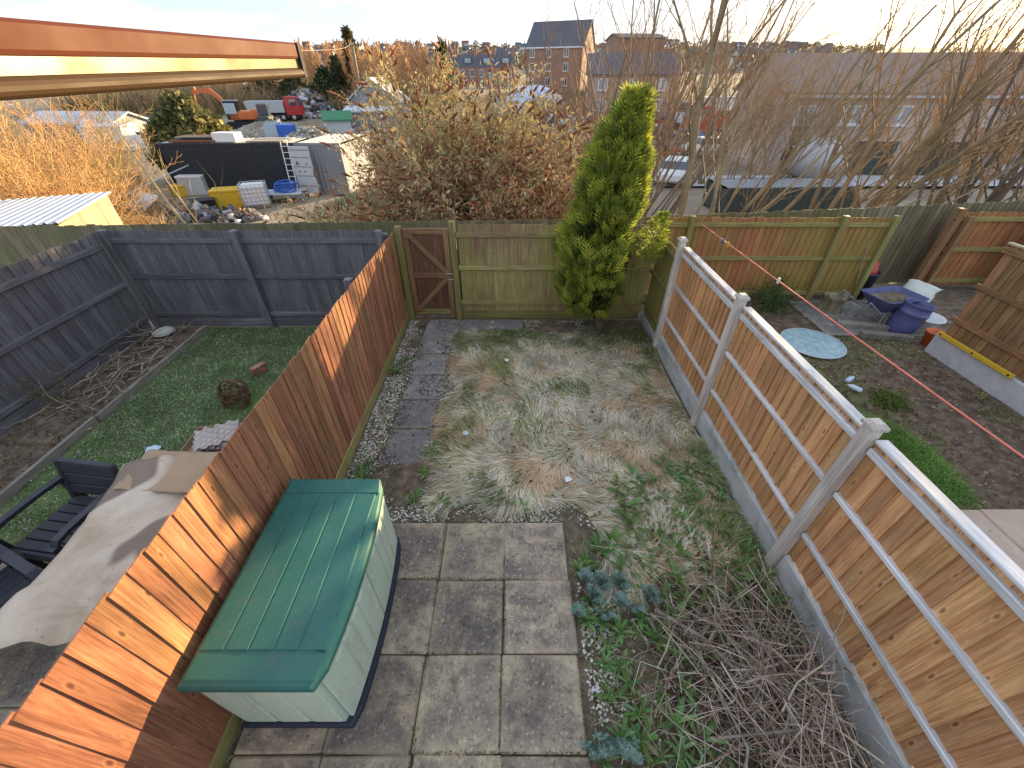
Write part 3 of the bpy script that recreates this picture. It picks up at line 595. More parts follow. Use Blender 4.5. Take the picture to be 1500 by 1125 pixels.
# washing line with pegs
p0 = AY(1028, 328, 7.44); p1v = ray(1500, 664); p1 = Vector((p1v.x * 3, p1v.y * 3, H + p1v.z * 3)); p2 = p1 + (p1 - p0) * .44
wl = thing('washing_line', 'red washing line stretched across the right-hand garden', 'washing line', p0)
pts = [p0 + (p2 - p0) * t + Vector((0, 0, -.10 * math.sin(PI * t) + .07 * math.sin(PI * t))) for t in np.linspace(0, 1, 24)]
o = MB().tube([p - p0 for p in pts], .0085, 6).build('line', M['rope'], wl)
for t, m in ((.105, 'blue'), (.125, 'yellow'), (.30, 'white')):
    p = p0 + (p2 - p0) * t - p0; b_ = MB(); b_.cbox(p.x - .012, p.x + .012, p.y - .008, p.y + .008, p.z - .06, p.z + .02, .004); b_.cbox(p.x - .012, p.x + .012, p.y + .012, p.y + .026, p.z - .06, p.z + .02, .004); b_.build('peg', M[m], wl)
# ------------------------------------------------------------------ left-hand neighbour
def make_chair():
    c = thing('garden_chair', 'charcoal plastic garden armchair standing at the edge of the lawn', 'chair')
    s = MB()
    for k in range(6): s.cbox(-.27, .27, -.28 + k * .092, -.28 + k * .092 + .084, .375, .40, .006)
    s.cbox(-.285, .285, -.30, .29, .345, .374, .008); s.cbox(-.29, .29, -.325, -.285, .31, .405, .012); s.build('seat', M['chair'], c)
    Mb = Matrix.Translation((0, .27, .40)) @ Matrix.Rotation(R(-14), 4, 'X'); b_ = MB()
    for k in range(3): b_.cbox(-.27, .27, -.012, .018, .035 + k * .118, .035 + k * .118 + .110, .006, Mb)
    b_.cbox(-.315, -.27, -.025, .03, -.1, .40, .012, Mb); b_.cbox(.27, .315, -.025, .03, -.1, .40, .012, Mb); b_.cbox(-.315, .315, -.025, .03, .386, .42, .012, Mb); b_.build('backrest', M['chair'], c)
    for sx in (-1, 1):
        a = MB(); x = sx * .315
        lo = []
        for (y, z) in ((.31, .60), (.10, .615), (-.18, .615), (-.27, .60), (-.31, .55)): lo.append([(x - .034, y, z - .018), (x + .034, y, z - .018), (x + .034, y, z + .018), (x - .034, y, z + .018)])
        a.loops(lo); a.build('armrest', M['chair'], c)
        for (y0, z0_, y1_, z1_) in ((-.31, .57, -.25, 0), (.30, .58, .33, 0)):
            l = MB(); l.loops([[(x - .028, y0 - .03, z0_), (x + .028, y0 - .03, z0_), (x + .028, y0 + .03, z0_), (x - .028, y0 + .03, z0_)], [(x - .022, y1_ - .022, z1_), (x + .022, y1_ - .022, z1_), (x + .022, y1_ + .022, z1_), (x - .022, y1_ + .022, z1_)]]); l.build('leg', M['chair'], c)
    return c
ch = make_chair(); q = G(112, 765, .40); ch.location = (q.x, q.y - .02, .035); ch.rotation_euler = (0, 0, R(-8))
c2 = dup(ch, (-4.02, 1.34, .055), R(68), label='charcoal plastic garden armchair on the slabs facing the cardboard-covered table')
tb = thing('garden_table', 'white-topped garden table under a cardboard sheet', 'table', (-2.78, 2.05, .05))
t_ = MB().cbox(-.45, .45, -.95, .95, .66, .70, .008).build('table_top', M['white'], tb)
for sx in (-1, 1):
    for sy in (-1, 1): MB().loops([[(sx * .38 - .03, sy * .85 - .03, .66), (sx * .38 + .03, sy * .85 - .03, .66), (sx * .38 + .03, sy * .85 + .03, .66), (sx * .38 - .03, sy * .85 + .03, .66)], [(sx * .43 - .025, sy * .9 - .025, 0), (sx * .43 + .025, sy * .9 - .025, 0), (sx * .43 + .025, sy * .9 + .025, 0), (sx * .43 - .025, sy * .9 + .025, 0)]][::-1]).build('leg', M['chair'], tb)
def wavy_sheet(name, x0, x1, y0, y1, fz, mat, th=.006, n=22, edge=0, seed=0):
    r = np.random.RandomState(seed); X = np.linspace(0, 1, n); Y = np.linspace(0, 1, n); a, b_ = np.meshgrid(X, Y); ex = edge * (vnoise(b_ * 9, a * 0, 1, seed) - .5); ey = edge * (vnoise(a * 9, b_ * 0, 1, seed + 5) - .5)
    px = x0 + (x1 - x0) * a + ex * (a < .01) + ex * (a > .99); py = y0 + (y1 - y0) * b_ + ey * (b_ < .01) + ey * (b_ > .99); pz = fz(px, py)
    top = np.stack([px, py, pz], -1).reshape(-1, 3); bot = top - [0, 0, th]; V = np.concatenate([top, bot]); N = n * n
    i, j = np.meshgrid(np.arange(n - 1), np.arange(n - 1), indexing='ij'); k = (i * n + j).ravel(); f = [np.stack([k, k + 1, k + n + 1, k + n], 1), np.stack([k + N, k + n + N, k + n + 1 + N, k + 1 + N], 1)]
    rim = list(range(n)) + [n * q + n - 1 for q in range(1, n)] + [n * (n - 1) + q for q in range(n - 2, -1, -1)] + [n * q for q in range(n - 2, 0, -1)]; rim = np.array(rim); nx_ = np.roll(rim, -1)
    f.append(np.stack([rim, rim + N, nx_ + N, nx_], 1)); return np_mesh(name, V, np.concatenate(f), None, mat, smooth=False)
t = NT('wet_stained_cardboard'); v_ = t.coord('Object'); n1 = t.noise(v_, 2.2, 6, .6, .8); col = t.ramp(n1, [(.3, (.40, .29, .20)), (.5, (.56, .43, .32)), (.7, (.64, .52, .42))])
st_ = t.noise(t.coord('Object', (1, .8, 1)), 1.5, 2, .4); col = t.mix(t.ramp(st_, [(.56, 0.), (.59, .8)]), col, (.16, .105, .08)); n3 = t.noise(v_, 30, 3); col = t.mix(t.ramp(n3, [(.68, 0.), (.72, .6)]), col, (.25, .16, .11)); t.bump(t.noise(t.coord('Object', (60, 2, 1)), 1, 2), .25, .004)
M['cardstain'] = t.fin(col, .9, 0, .2)
cs = mobj('cardboard_sheet', wavy_sheet('cardboard_sheet', -.78, .52, -1.02, .50, lambda x, y: .016 - .30 * np.maximum(0, -.50 - x) + .10 * np.maximum(0, x - .3) + .05 * np.abs(y + .28) * (np.abs(x + .1) > .2) + .16 * np.maximum(0, y - .30) - np.maximum(0, -.90 - y) * .35 + .012 * (vnoise(x, y, .22, 5) - .5) * 2 + .02 * np.maximum(0, -x - .1) * np.sign(np.sin(y * 5)), M['cardstain'], .006, 26, .04, 3))
cs.location = (-2.80, 2.05, .76); cs.rotation_euler = (0, 0, R(4)); tag(cs, 'large water-stained cardboard sheet draped over the garden table', 'cardboard')
cf = mobj('cardboard_flap', wavy_sheet('cardboard_flap', -.42, .40, -.20, .22, lambda x, y: .02 * np.sin(4 * x) + .22 * np.maximum(0, y) + .01, M['card_brown'], .006, 12, .02, 8)); cf.location = (-3.06, 2.36, .80); cf.rotation_euler = (0, 0, R(-6)); tag(cf, 'folded brown cardboard flap beside the garden chair back', 'cardboard')
ct = thing('cardboard_tray', 'shallow open brown cardboard tray at the far end of the table', 'tray', (-2.90, 2.78, .755), R(5))
tr = MB(); tr.cbox(-.27, .27, -.19, .19, 0, .006, .001); tr.box(-.27, .27, -.19, -.184, .006, .07); tr.box(-.27, .27, .184, .19, .006, .07); tr.box(-.27, -.264, -.184, .184, .006, .07); tr.box(.264, .27, -.184, .184, .006, .07); tr.build('tray', M['card_brown'], ct)
eg = thing('egg_box', 'stack of torn grey-brown egg box pulp in the cardboard tray', 'egg box', (-2.90, 2.80, .765), R(12))
for q in range(3):
    V = []; n = 16
    for iy in range(n):
        for ix in range(n): V.append((-.19 + .38 * ix / (n - 1), -.15 + .30 * iy / (n - 1), .03 + q * .034 + .024 * math.sin(ix * 1.57 + q) * math.sin(iy * 1.57 + q * 2) + random.uniform(-.007, .007)))
    m_ = MB(); m_._add(V, [(a * n + c_, a * n + c_ + 1, (a + 1) * n + c_ + 1, (a + 1) * n + c_) for a in range(n - 1) for c_ in range(n - 1)]); o = m_.build('egg_tray', M['eggbox'], eg); o.rotation_euler = (0, 0, .15 * q)
# soil bed with edging boards, rocks, dead stems
sheet('soil_bed', -6.44, -5.52, .2, 6.36, .035, M['soil'], amp=.03, seed=21)
ed = thing('edging_board', 'weathered timber edging along the soil bed', 'edging', (-5.5, 3.2, 0))
for a, c_ in ((6.3, 3.9), (3.88, 1.5)): beam('plank', (-5.49 - .0, a, .05), (-5.47, c_, .05), .13, .045, M['timber'], ed, ZV)
def rock(name, label, cat, p, s, mat, seed=0, group=None):
    r = random.Random(seed); b_ = MB(); n = 9; prof_ = [(.55, 0), (1, .25), (.95, .6), (.6, .9), (.05, 1)]; lo = []
    for (rr, z) in prof_: lo.append([(rr * s[0] * math.cos(2 * PI * k / n) * r.uniform(.85, 1.12), rr * s[1] * math.sin(2 * PI * k / n) * r.uniform(.85, 1.12), z * s[2] * r.uniform(.95, 1.05)) for k in range(n)])
    b_.loops(lo); o = b_.build(name, mat); o.location = p; o.rotation_euler = (0, 0, r.uniform(0, 3)); return tag(o, label, cat, group)
rock('rock', 'cream rock at the corner of the charcoal fences', 'rock', G(243, 490, .05), (.17, .11, .14), M['stonepale'], 2)
def brick(p, label, rz, mat=None):
    b_ = MB().cbox(-.108, .108, -.05, .05, 0, .065, .006).cbox(-.09, .09, -.03, .03, .0645, .0655, .0004); o = b_.build('brick', mat or M['brick']); o.location = p; o.rotation_euler = (0, 0, rz); return tag(o, label, 'brick')
brick(G(380, 545, .02), 'red brick lying on the lawn beside the red-brown fence', .5); brick(G(379, 540, .085), 'red brick resting on top of another brick by the fence', 1.1)
# wicker bundle
wb = thing('wicker_basket', 'broken dark wicker basket on the lawn beside the fence', 'basket', G(350, 590, .0))
S = []
for q in range(150):
    a = random.uniform(0, 6.28); rr = .15 + random.uniform(-.03, .03); z = random.uniform(.02, .24); p = np.array([rr * math.cos(a), rr * math.sin(a), z]); da = random.uniform(.3, .8)
    for k in range(4):
        a2 = a + da / 4; p2 = np.array([(rr + random.uniform(-.03, .03)) * math.cos(a2), (rr + random.uniform(-.03, .03)) * math.sin(a2), z + random.uniform(-.03, .05)]); S.append([*p, *p2, .006, .005]); a, p, z = a2, p2, max(.02, p2[2])
tag(mobj('woven_stems', seg_mesh('woven_stems', S, M['wicker']), wb), kind='stuff')
S = []
for k in range(14): a = k / 14 * PI; b2 = (k + 1) / 14 * PI; S.append([.16 * math.cos(a), 0, .2 + .2 * math.sin(a), .16 * math.cos(b2), 0, .2 + .2 * math.sin(b2), .013, .013])
mobj('handle', seg_mesh('handle', S, M['wicker'], 6), wb)
o = MB().tube([G(92, 645, .03) , G(112, 636, .05), G(135, 626, .03)], [.012, .02, .010], 6).build('wood_splinter', M['wood_cream']); tag(o, 'pale split wood sliver lying across the edging board', 'wood')
# ------------------------------------------------------------------ right-hand neighbour
gt_ = thing('glass_tabletop', 'round pale blue glass tabletop lying in the right-hand garden', 'tabletop', G(1190, 502, .04))
M['frost'] = surf('frosted_glass', [(.22, .36, .40), (.34, .48, .52), (.48, .6, .62)], 9, 7, .25, .3, .003)
MB().lathe([(0, .012), (.44, .012), (.47, .010)], 40).lathe([(.47, 0), (0, 0)], 40).build('glass', M['frost'], gt_); MB().lathe([(.465, -.006), (.487, -.004), (.492, .008), (.485, .018), (.468, .014)], 40).build('rim', M['ltgrey'], gt_)
bq = G(1312, 486, 0); bl = thing('blue_barrel', 'cut-open blue plastic barrel in front of the wheelbarrow', 'barrel', bq)
pr = [(0, .0), (.20, .0), (.225, .02), (.25, .16), (.262, .30), (.258, .42), (.268, .43), (.268, .46), (.255, .465), (.245, .58), (.258, .59), (.258, .615), (.240, .615), (.235, .45), (.24, .25), (.20, .03), (0, .03)]
MB().lathe(pr, 28).build('shell', M['barrel'], bl); o = MB().lathe([(0, .012), (.035, .012), (.04, 0)], 12, M=Matrix.Translation((.03, -.262, .36)) @ Matrix.Rotation(R(90), 4, 'X')).build('bung', M['rust'], bl)
bl.rotation_euler = (R(4), R(6), R(15)); bl.scale = (.86, .86, .95)
wq = Vector((6.85, 6.62, 0)); wbw = thing('wheelbarrow', 'blue wheelbarrow with rusty tray behind the blue barrel', 'wheelbarrow', wq, R(12))
def rect(x0, x1, y0, y1, z, r=.06):
    return [(x0 + r, y0, z), (x1 - r, y0, z), (x1, y0 + r, z), (x1, y1 - r, z), (x1 - r, y1, z), (x0 + r, y1, z), (x0, y1 - r, z), (x0, y0 + r, z)]
MB().loops([rect(-.24, .22, -.16, .16, .28), rect(-.42, .38, -.28, .28, .50), rect(-.46, .42, -.31, .31, .56), rect(-.44, .40, -.29, .29, .56), rect(-.40, .36, -.26, .26, .50), rect(-.23, .21, -.15, .15, .30)]).build('tray', M['barrel'], wbw)
MB().loops([rect(-.39, .35, -.25, .25, .47), rect(-.37, .33, -.23, .23, .49)]).build('rubble_fill', M['soil'], wbw)
for s in (-1, 1):
    MB().tube([(.55, s * .07, .18), (.1, s * .14, .27), (-.45, s * .24, .34), (-.86, s * .27, .60)], .016, 8).build('handle', M['grey'], wbw); MB().tube([(-.25, s * .19, .30), (-.34, s * .22, .0), (-.20, s * .22, .0), (-.12, s * .17, .28)], .013, 8).build('leg', M['grey'], wbw)
Mw = Matrix.Translation((.55, 0, .18)) @ Matrix.Rotation(R(90), 4, 'X'); MB().lathe([(.10, -.03), (.15, -.045), (.18, -.02), (.18, .02), (.15, .045), (.10, .03)], 20, M=Mw).build('tyre', M['rubber'], wbw); MB().lathe([(0, -.03), (.11, -.03), (.11, .03), (0, .03)], 16, M=Mw).build('wheel', M['rust'], wbw)
# plastic sack, bowl, buckets
def sack(name, label, p, s, mat, seed=0):
    r = random.Random(seed); lo = []; n = 12
    for (z, a, b_) in ((0, .8, .5), (.12, 1, .85), (.4, 1, .9), (.7, .95, .7), (.88, .9, .35), (1, 1.0, .12)): lo.append([(a * s[0] * math.copysign(abs(math.cos(2 * PI * k / n)) ** .6, math.cos(2 * PI * k / n)) * r.uniform(.9, 1.08), b_ * s[1] * math.sin(2 * PI * k / n) * r.uniform(.85, 1.1), z * s[2] * r.uniform(.94, 1.05)) for k in range(n)])
    o = thing(name, label, 'sack', p); MB().loops(lo, smooth=True).build('bag', mat, o); return o
sk = sack('compost_sack', 'white plastic sack with dark lettering beside the wheelbarrow', Vector((7.50, 6.98, .0)), (.27, .19, .62), M['sacks'], 4); sk.rotation_euler = (R(-6), R(14), R(-25))
def text_mesh(name, body, size, mat, parent, loc, rot, depth=.002):
    cu = bpy.data.curves.new(name, 'FONT'); cu.body = body; cu.size = size; cu.extrude = depth; cu.align_x = 'CENTER'; tmp = bpy.data.objects.new('t', cu); COL.objects.link(tmp)
    dg = bpy.context.evaluated_depsgraph_get(); dg.update(); me = bpy.data.meshes.new_from_object(tmp.evaluated_get(dg)); me.materials.clear(); me.materials.append(mat); bpy.data.objects.remove(tmp)
    o = mobj(name, me, parent); o.location = loc; o.rotation_euler = rot; return o
text_mesh('lettering', 'FINE', .14, M['green'], sk, (0, -.19, .34), (R(84), 0, 0))
bo = thing('white_bowl', 'large white plastic bowl behind the blue barrel', 'bowl', Vector((7.35, 6.33, 0))); MB().lathe([(0, .0), (.15, 0), (.16, .02), (.25, .26), (.27, .265), (.265, .28), (.24, .275), (.15, .04), (0, .04)], 28).build('shell', M['white'], bo); MB().tube([(.25 * math.cos(a), .25 * math.sin(a), .25 - .10 * math.sin(a * 2.)) for a in np.linspace(0, PI, 12)], .005, 6).build('handle', M['steel'], bo)
bk = thing('orange_bucket', 'orange-red bucket half hidden by the brown fence end', 'bucket', Vector((7.12, 5.82, 0))); MB().lathe([(0, 0), (.10, 0), (.14, .24), (.15, .245), (.145, .255), (.13, .25), (.095, .02), (0, .02)], 22).build('shell', M['orange'], bk)
bk2 = thing('blue_bucket', 'dark blue bin holding rags against the rear fence', 'bin', Vector((7.15, 7.75, 0))); MB().lathe([(0, 0), (.18, 0), (.22, .50), (.235, .51), (.235, .54), (.215, .54), (.17, .03), (0, .03)], 22).build('shell', M['navy'], bk2)
rg = sack('rag_bundle', 'red and grey rag bundle stuffed in the blue bin', Vector((7.15, 7.75, .36)), (.17, .16, .36), M['red'], 9)
lv = thing('spirit_level', 'yellow spirit level lying on the concrete gravel board', 'spirit level', Vector((6.89, 5.0, .335)), R(90)); MB().cbox(-.60, .60, -.022, .022, 0, .06, .004).build('bar', M['yellow'], lv)
for x in (-.55, 0, .55): MB().lathe([(0, .002), (.016, .002), (.016, 0)], 12, M=Matrix.Translation((x, .0221, .03)) @ Matrix.Rotation(R(-90), 4, 'X')).build('vial', M['black'], lv)
pk = thing('garden_pole', 'pale wooden pole leaning on the orange-red fence', 'pole', G(1248, 438, 0)); a_ = AY(1274, 345, 7.36); MB().tube([(0, 0, 0), (a_ - pk.location)], [.017, .013], 8).build('shaft', M['pole'], pk)
cl = thing('concrete_kerb', 'row of mossy kerb slabs beneath the blue barrel', 'kerb', Vector((6.25, 6.05, 0)), R(-12))
for k in range(3): MB().cbox(-.05, .75, -.06 - 0, .06, 0, .12, .012).build('kerb_stone', M['timber'], cl).location = (-.35 + .0 * k, .32 - .0 * k, 0) if k == 0 else ((.42, .32, 0) if k == 1 else (-.10, .0, 0))
ptile = thing('paving_pad', 'dusty slab pad under the wheelbarrow', 'paving', Vector((6.35, 6.75, 0)))
for a in range(3):
    for c_ in range(2): MB().cbox(-.33, .33, -.33, .33, 0, .035, .01).build('paving_slab', M['slab_path'], ptile).location = (-.45 + .68 * a, -.33 + .68 * c_, 0)
st = thing('tree_stump', 'hollow pale tree stump in front of the orange-red fence', 'stump', G(1215, 455, 0))
lo = []; n = 16
for (z, r0) in ((0, .24), (.06, .19), (.18, .165), (.26, .18), (.33, .21)): lo.append([(r0 * (1 + .14 * math.sin(3 * a + z * 4) + random.uniform(-.06, .06)) * math.cos(a), r0 * (1 + .14 * math.sin(3 * a + z * 4) + random.uniform(-.06, .06)) * math.sin(a), z + (random.uniform(-.025, .025) if z > .3 else 0)) for a in np.arange(n) * 2 * PI / n])
lo.append([(x * .7, y * .7, z - .02) for x, y, z in lo[-1]]); lo.append([(x * .6, y * .6, .16) for x, y, z in lo[-1]]); MB().loops(lo, True, True, True).build('bark', M['bark'], st)
for q, (x, y) in enumerate(((1240, 558), (1262, 572))): o = MB().lathe([(0, 0), (.032, .0), (.035, .02), (.035, .13), (.014, .16), (.014, .18), (0, .18)], 14, M=Matrix.Rotation(R(84), 4, 'Y')).build('plastic_bottle', M['tarp']); o.location = G(x, y, .07); o.rotation_euler = (0, 0, .5 + q * 1.9); tag(o, ('pale plastic bottle lying near the tan fence', 'pale plastic bottle lying beside another bottle on bare soil')[q], 'bottle')
scrap('plastic_bag', 'pale crumpled plastic bag near the bottles on soil', 'litter', G(1290, 968 - 300, .03), .06, M['white'], .3)
# ================================================================== grass, weeds, litter on the ground
def attr_cols(n, pal, wts, var=.15, r=rng):
    pal = np.array(pal); k = r.choice(len(pal), n, p=np.array(wts) / sum(wts)); c = pal[k] * (1 + r.uniform(-var, var, (n, 1))); return c * (1 + r.uniform(-.05, .05, (n, 3)))
STRAW, FROST, GREEN, GINGER, DKGREEN, OLIVE = (.72, .60, .42), (.88, .84, .74), (.21, .26, .09), (.60, .37, .20), (.12, .17, .05), (.40, .37, .18)
def in_lawn(x, y):
    """our garden's long matted grass: between the path and the right fence, with a tongue down the right side"""
    left = -.86 + .06 * np.sin(y * 3) + .05 * np.sin(y * 7.1); e = .18 * (vnoise(x, y, .35, 31) - .5)
    a = (x > left + e * .5) & (y > 2.62 + e) & (y < 6.25 + e) & (x < 2.36); b_ = (x > .75 + e + .25 * np.clip((2.6 - y), 0, 1)) & (y > 1.75 + e * 2) & (y <= 2.7) & (x < 2.34); return a | b_
N = 210000; px = rng.uniform(-1, 2.38, N); py = rng.uniform(1.6, 6.4, N); k = in_lawn(px, py); px, py = px[k], py[k]; n = len(px)
tuft = fnoise(px, py, .55, 41); clump = fnoise(px, py, 1.3, 43); fine = vnoise(px, py, .16, 47)
ang = 6.28 * (fnoise(px, py, 1.1, 51) * 1.6) - 1.2 + (fine - .5) * 1.2 + rng.uniform(-.45, .45, n)
greenside = np.clip((px - 1.25) / .9 + (clump - .5) * 2.6, 0, 1) + np.clip(.45 - (px + .85) / .35, 0, .8) + np.clip((py - 5.4) / .8, 0, .6)
gsel = rng.rand(n) < np.clip(greenside * .75 + (tuft - .54) * 1.8 + .05, .04, .9)
cdry = attr_cols(n, [STRAW, FROST, GINGER, OLIVE], [.40, .30, .13, .17]); gz = np.clip((fnoise(px, py, .42, 61) - .56) * 5, 0, .6)[:, None]; cdry = cdry * (1 - gz) + np.array(GINGER) * gz * rng.uniform(.8, 1.25, (n, 1))
cg = attr_cols(n, [GREEN, DKGREEN, OLIVE], [.5, .3, .2]); cols = np.where(gsel[:, None], cg, cdry); cols *= (.68 + .55 * fine)[:, None]
ln = np.where(gsel, rng.uniform(.06, .17, n), rng.uniform(.14, .32, n)); lean = np.where(gsel, rng.uniform(.35, .85, n), rng.uniform(.70, .99, n)); base = .008 + .07 * np.clip(tuft - .3, 0, 1) * np.clip((px + .95) * 4, 0, 1)
tag(mobj('long_grass', blades('long_grass', np.stack([px, py, base], 1), ang, ln, rng.uniform(.003, .0075, n), lean, cols, M['dry'], .5)), kind='stuff'); bpy.data.objects['long_grass']['label'] = 'long matted frosted grass covering the middle of the garden'
sheet('turf', -.84, 2.37, 2.72, 6.2, .018, M['turf'], amp=.012, seed=33)
# weedy strip: short broken grass round slabs and along the fences
def scatter_grass(name, label, fn, box, N, pal, wts, lr, wr, lean, mat='dry', z=.01, seed=1):
    r = np.random.RandomState(seed); px = r.uniform(box[0], box[1], N); py = r.uniform(box[2], box[3], N); k = fn(px, py, r); px, py = px[k], py[k]; n = len(px); c = attr_cols(n, pal, wts, .2, r) * (.6 + .7 * vnoise(px, py, .2, seed + 3))[:, None]
    zz = z(px, py) if callable(z) else np.full(n, z); o = mobj(name, blades(name, np.stack([px, py, zz], 1), r.uniform(0, 6.28, n), r.uniform(*lr, n), r.uniform(*wr, n), r.uniform(*lean, n), c, M[mat], .6)); tag(o, kind='stuff'); o['label'] = label; return o
def strip(px, py, r):
    onslab = (px < .56) & (px > -1.85) & (py < 2.40); path_ = (px < -1.0) & (px > -1.60) & (py > 3.15); g = in_lawn(px, py); d = fnoise(px, py, .5, 71); pile = (px > 1.15) & (py < 1.55)
    return (~onslab) & (~path_) & (~g) & (d > np.where(pile, .62, .47)) & (rng.rand(len(px)) < .85)
scatter_grass('weedy_grass', 'thin green weedy grass round the paving slabs', strip, (-1.88, 2.36, -.25, 6.6), 22000, [GREEN, DKGREEN, OLIVE, STRAW], [.4, .3, .2, .1], (.03, .12), (.003, .007), (.2, .85), seed=5)
scatter_grass('joint_weeds', 'moss and small grass in the slab joints', lambda x, y, r: ((np.abs(((x + .075) / .597) % 1 - .5) > .47) | (np.abs(((y - 2.366) / .588) % 1 - .5) > .475)) & (r.rand(len(x)) < .5) & (fnoise(x, y, .4, 77) > .46), (-1.0, .54, .2, 2.36), 40000, [DKGREEN, (.10, .085, .02), (.08, .04, .02)], [.3, .4, .3], (.006, .022), (.003, .006), (.2, .9), z=.047, seed=8)
# left lawn
scatter_grass('short_lawn', 'short green lawn with pale frosted patches', lambda x, y, r: (x > -5.42 - .06 * np.sin(y * 5)) & (fnoise(x, y, .7, 83) > .30 * r.rand(len(x)) + .16), (-5.5, -2.02, 2.07, 6.38), 95000, [(.13, .185, .055), (.09, .135, .04), (.22, .245, .11), (.55, .56, .46)], [.36, .26, .20, .18], (.025, .055), (.003, .006), (.2, .85), seed=15)
# right neighbour
scatter_grass('patchy_grass', 'patchy grass and weeds on the right-hand garden soil', lambda x, y, r: (fnoise(x, y, .9, 91) > .46) & (r.rand(len(x)) < .8), (2.52, 6.8, 1.0, 7.2), 42000, [GREEN, (.18, .26, .06), OLIVE], [.4, .35, .25], (.03, .10), (.004, .009), (.3, .9), seed=17)
scatter_grass('grass_clump', 'lush green grass clump beside the tan fence', lambda x, y, r: (((x - 4.55) / .55) ** 2 + ((y - 3.3) / .75) ** 2 < .7 + .6 * fnoise(x, y, .3, 88)), (3.9, 5.2, 2.5, 4.2), 20000, [(.14, .25, .05), (.09, .18, .03), (.22, .31, .09)], [.45, .35, .2], (.09, .22), (.004, .008), (.25, .9), seed=19)
# pebbles and chippings
def pebbles(name, label, P, s, cols, seed):
    r = np.random.RandomState(seed); n = len(P); oc = np.array([[1, 0, 0], [-1, 0, 0], [0, 1, 0], [0, -1, 0], [0, 0, 1], [0, 0, -1]], float); V = oc[None] * (s[:, None, None] * r.uniform(.6, 1.25, (n, 6, 1))) * np.array([1, 1, .6]); a = r.uniform(0, 6.28, n); c_, s_ = np.cos(a)[:, None], np.sin(a)[:, None]
    X = V[..., 0] * c_ - V[..., 1] * s_; Y = V[..., 0] * s_ + V[..., 1] * c_; V = np.stack([X, Y, V[..., 2]], -1) + P[:, None]; f = np.array([[0, 2, 4], [2, 1, 4], [1, 3, 4], [3, 0, 4], [2, 0, 5], [1, 2, 5], [3, 1, 5], [0, 3, 5]])
    o = mobj(name, np_mesh(name, V.reshape(-1, 3), None, (f[None] + (np.arange(n) * 6)[:, None, None]).reshape(-1, 3), M['stone'], np.repeat(cols, 6, axis=0))); tag(o, kind='stuff'); o['label'] = label; return o
N = 110000; px = rng.uniform(-1.9, 2.35, N); py = rng.uniform(-.2, 6.65, N); g = in_lawn(px, py); onslab = (px < .57) & (py < 2.38); pth = (px < -1.02) & (px > -1.58) & (py > 3.18)
band = ((px < -1.55) & (py > 2.4)) * .9 + ((py > 2.37) & (py < 2.72) & (px < .9)) * .8 + ((px > .56) & (px < .85) & (py < 2.6)) * .8 + ((py > 6.2) & (px < 1.6)) * .8 + ((px > -1.05) & (px < -.82)) * .5 + .06
k = (~onslab) & (~pth) & (~g) & (rng.rand(N) < band * np.clip((fnoise(px, py, .45, 101) - .36) * 4, 0, 1)); px, py = px[k], py[k]; n = len(px)
pebbles('gravel', 'cream gravel chippings scattered beside path and patio', np.stack([px, py, np.full(n, .012)], 1), rng.uniform(.006, .018, n), attr_cols(n, [(.70, .65, .56), (.42, .36, .29), (.62, .6, .56), (.26, .2, .15)], [.4, .25, .2, .15]), 3)
# fallen leaves and debris
def leaf_litter(name, label, P, s, cols, seed, mat='dry'):
    r = np.random.RandomState(seed); n = len(P); q = np.array([[-1, 0, .1], [0, -.45, 0], [1, 0, .25], [0, .45, .05]], float); V = q[None] * s[:, None, None] * r.uniform(.7, 1.3, (n, 4, 1)); V[..., 2] += r.uniform(-.2, .6, (n, 4)) * s[:, None]; a = r.uniform(0, 6.28, n); c_, s_ = np.cos(a)[:, None], np.sin(a)[:, None]
    V = np.stack([V[..., 0] * c_ - V[..., 1] * s_, V[..., 0] * s_ + V[..., 1] * c_, V[..., 2]], -1) + P[:, None]; f = np.arange(n * 4).reshape(-1, 4)
    o = mobj(name, np_mesh(name, V.reshape(-1, 3), np.concatenate([f[:, [0, 1, 3]], f[:, [1, 2, 3]]])[:0] if False else f, None, M[mat], np.repeat(cols, 4, axis=0))); tag(o, kind='stuff'); o['label'] = label; return o
n = 1500; px = rng.uniform(-1.85, 2.33, n); py = rng.uniform(.3, 6.6, n); k = ~((px < .57) & (py < 2.38)); px, py = px[k], py[k]; n = len(px)
leaf_litter('leaf_litter', 'fallen brown leaves scattered over our garden', np.stack([px, py, np.where(in_lawn(px, py), .075, .02)], 1), rng.uniform(.010, .026, n), attr_cols(n, [(.16, .08, .045), (.26, .14, .08), (.42, .28, .18), (.08, .045, .03)], [.35, .3, .15, .2]), 4)
n = 13000; px = rng.uniform(2.5, 6.85, n); py = rng.uniform(1, 7.3, n); leaf_litter('soil_litter', 'leaf and twig litter on the right-hand garden soil', np.stack([px, py, np.full(n, .025)], 1), rng.uniform(.008, .028, n), attr_cols(n, [(.12, .07, .04), (.22, .13, .08), (.36, .27, .19), (.06, .04, .03)], [.35, .3, .15, .2]), 6)
n = 1600; px = rng.uniform(-6.42, -5.53, n); py = rng.uniform(.5, 6.3, n); leaf_litter('bed_litter', 'dark leaf litter on the soil bed', np.stack([px, py, np.full(n, .06)], 1), rng.uniform(.012, .03, n), attr_cols(n, [(.08, .05, .03), (.16, .1, .06), (.3, .2, .13), (.04, .03, .02)], [.35, .3, .15, .2]), 7)
n = 260; px = rng.uniform(-5.4, -2.1, n); py = rng.uniform(2.1, 6.3, n); leaf_litter('lawn_litter', 'pale bits of leaf on the left lawn', np.stack([px, py, np.full(n, .05)], 1), rng.uniform(.008, .02, n), attr_cols(n, [(.45, .42, .35), (.3, .2, .12)], [.5, .5]), 9)
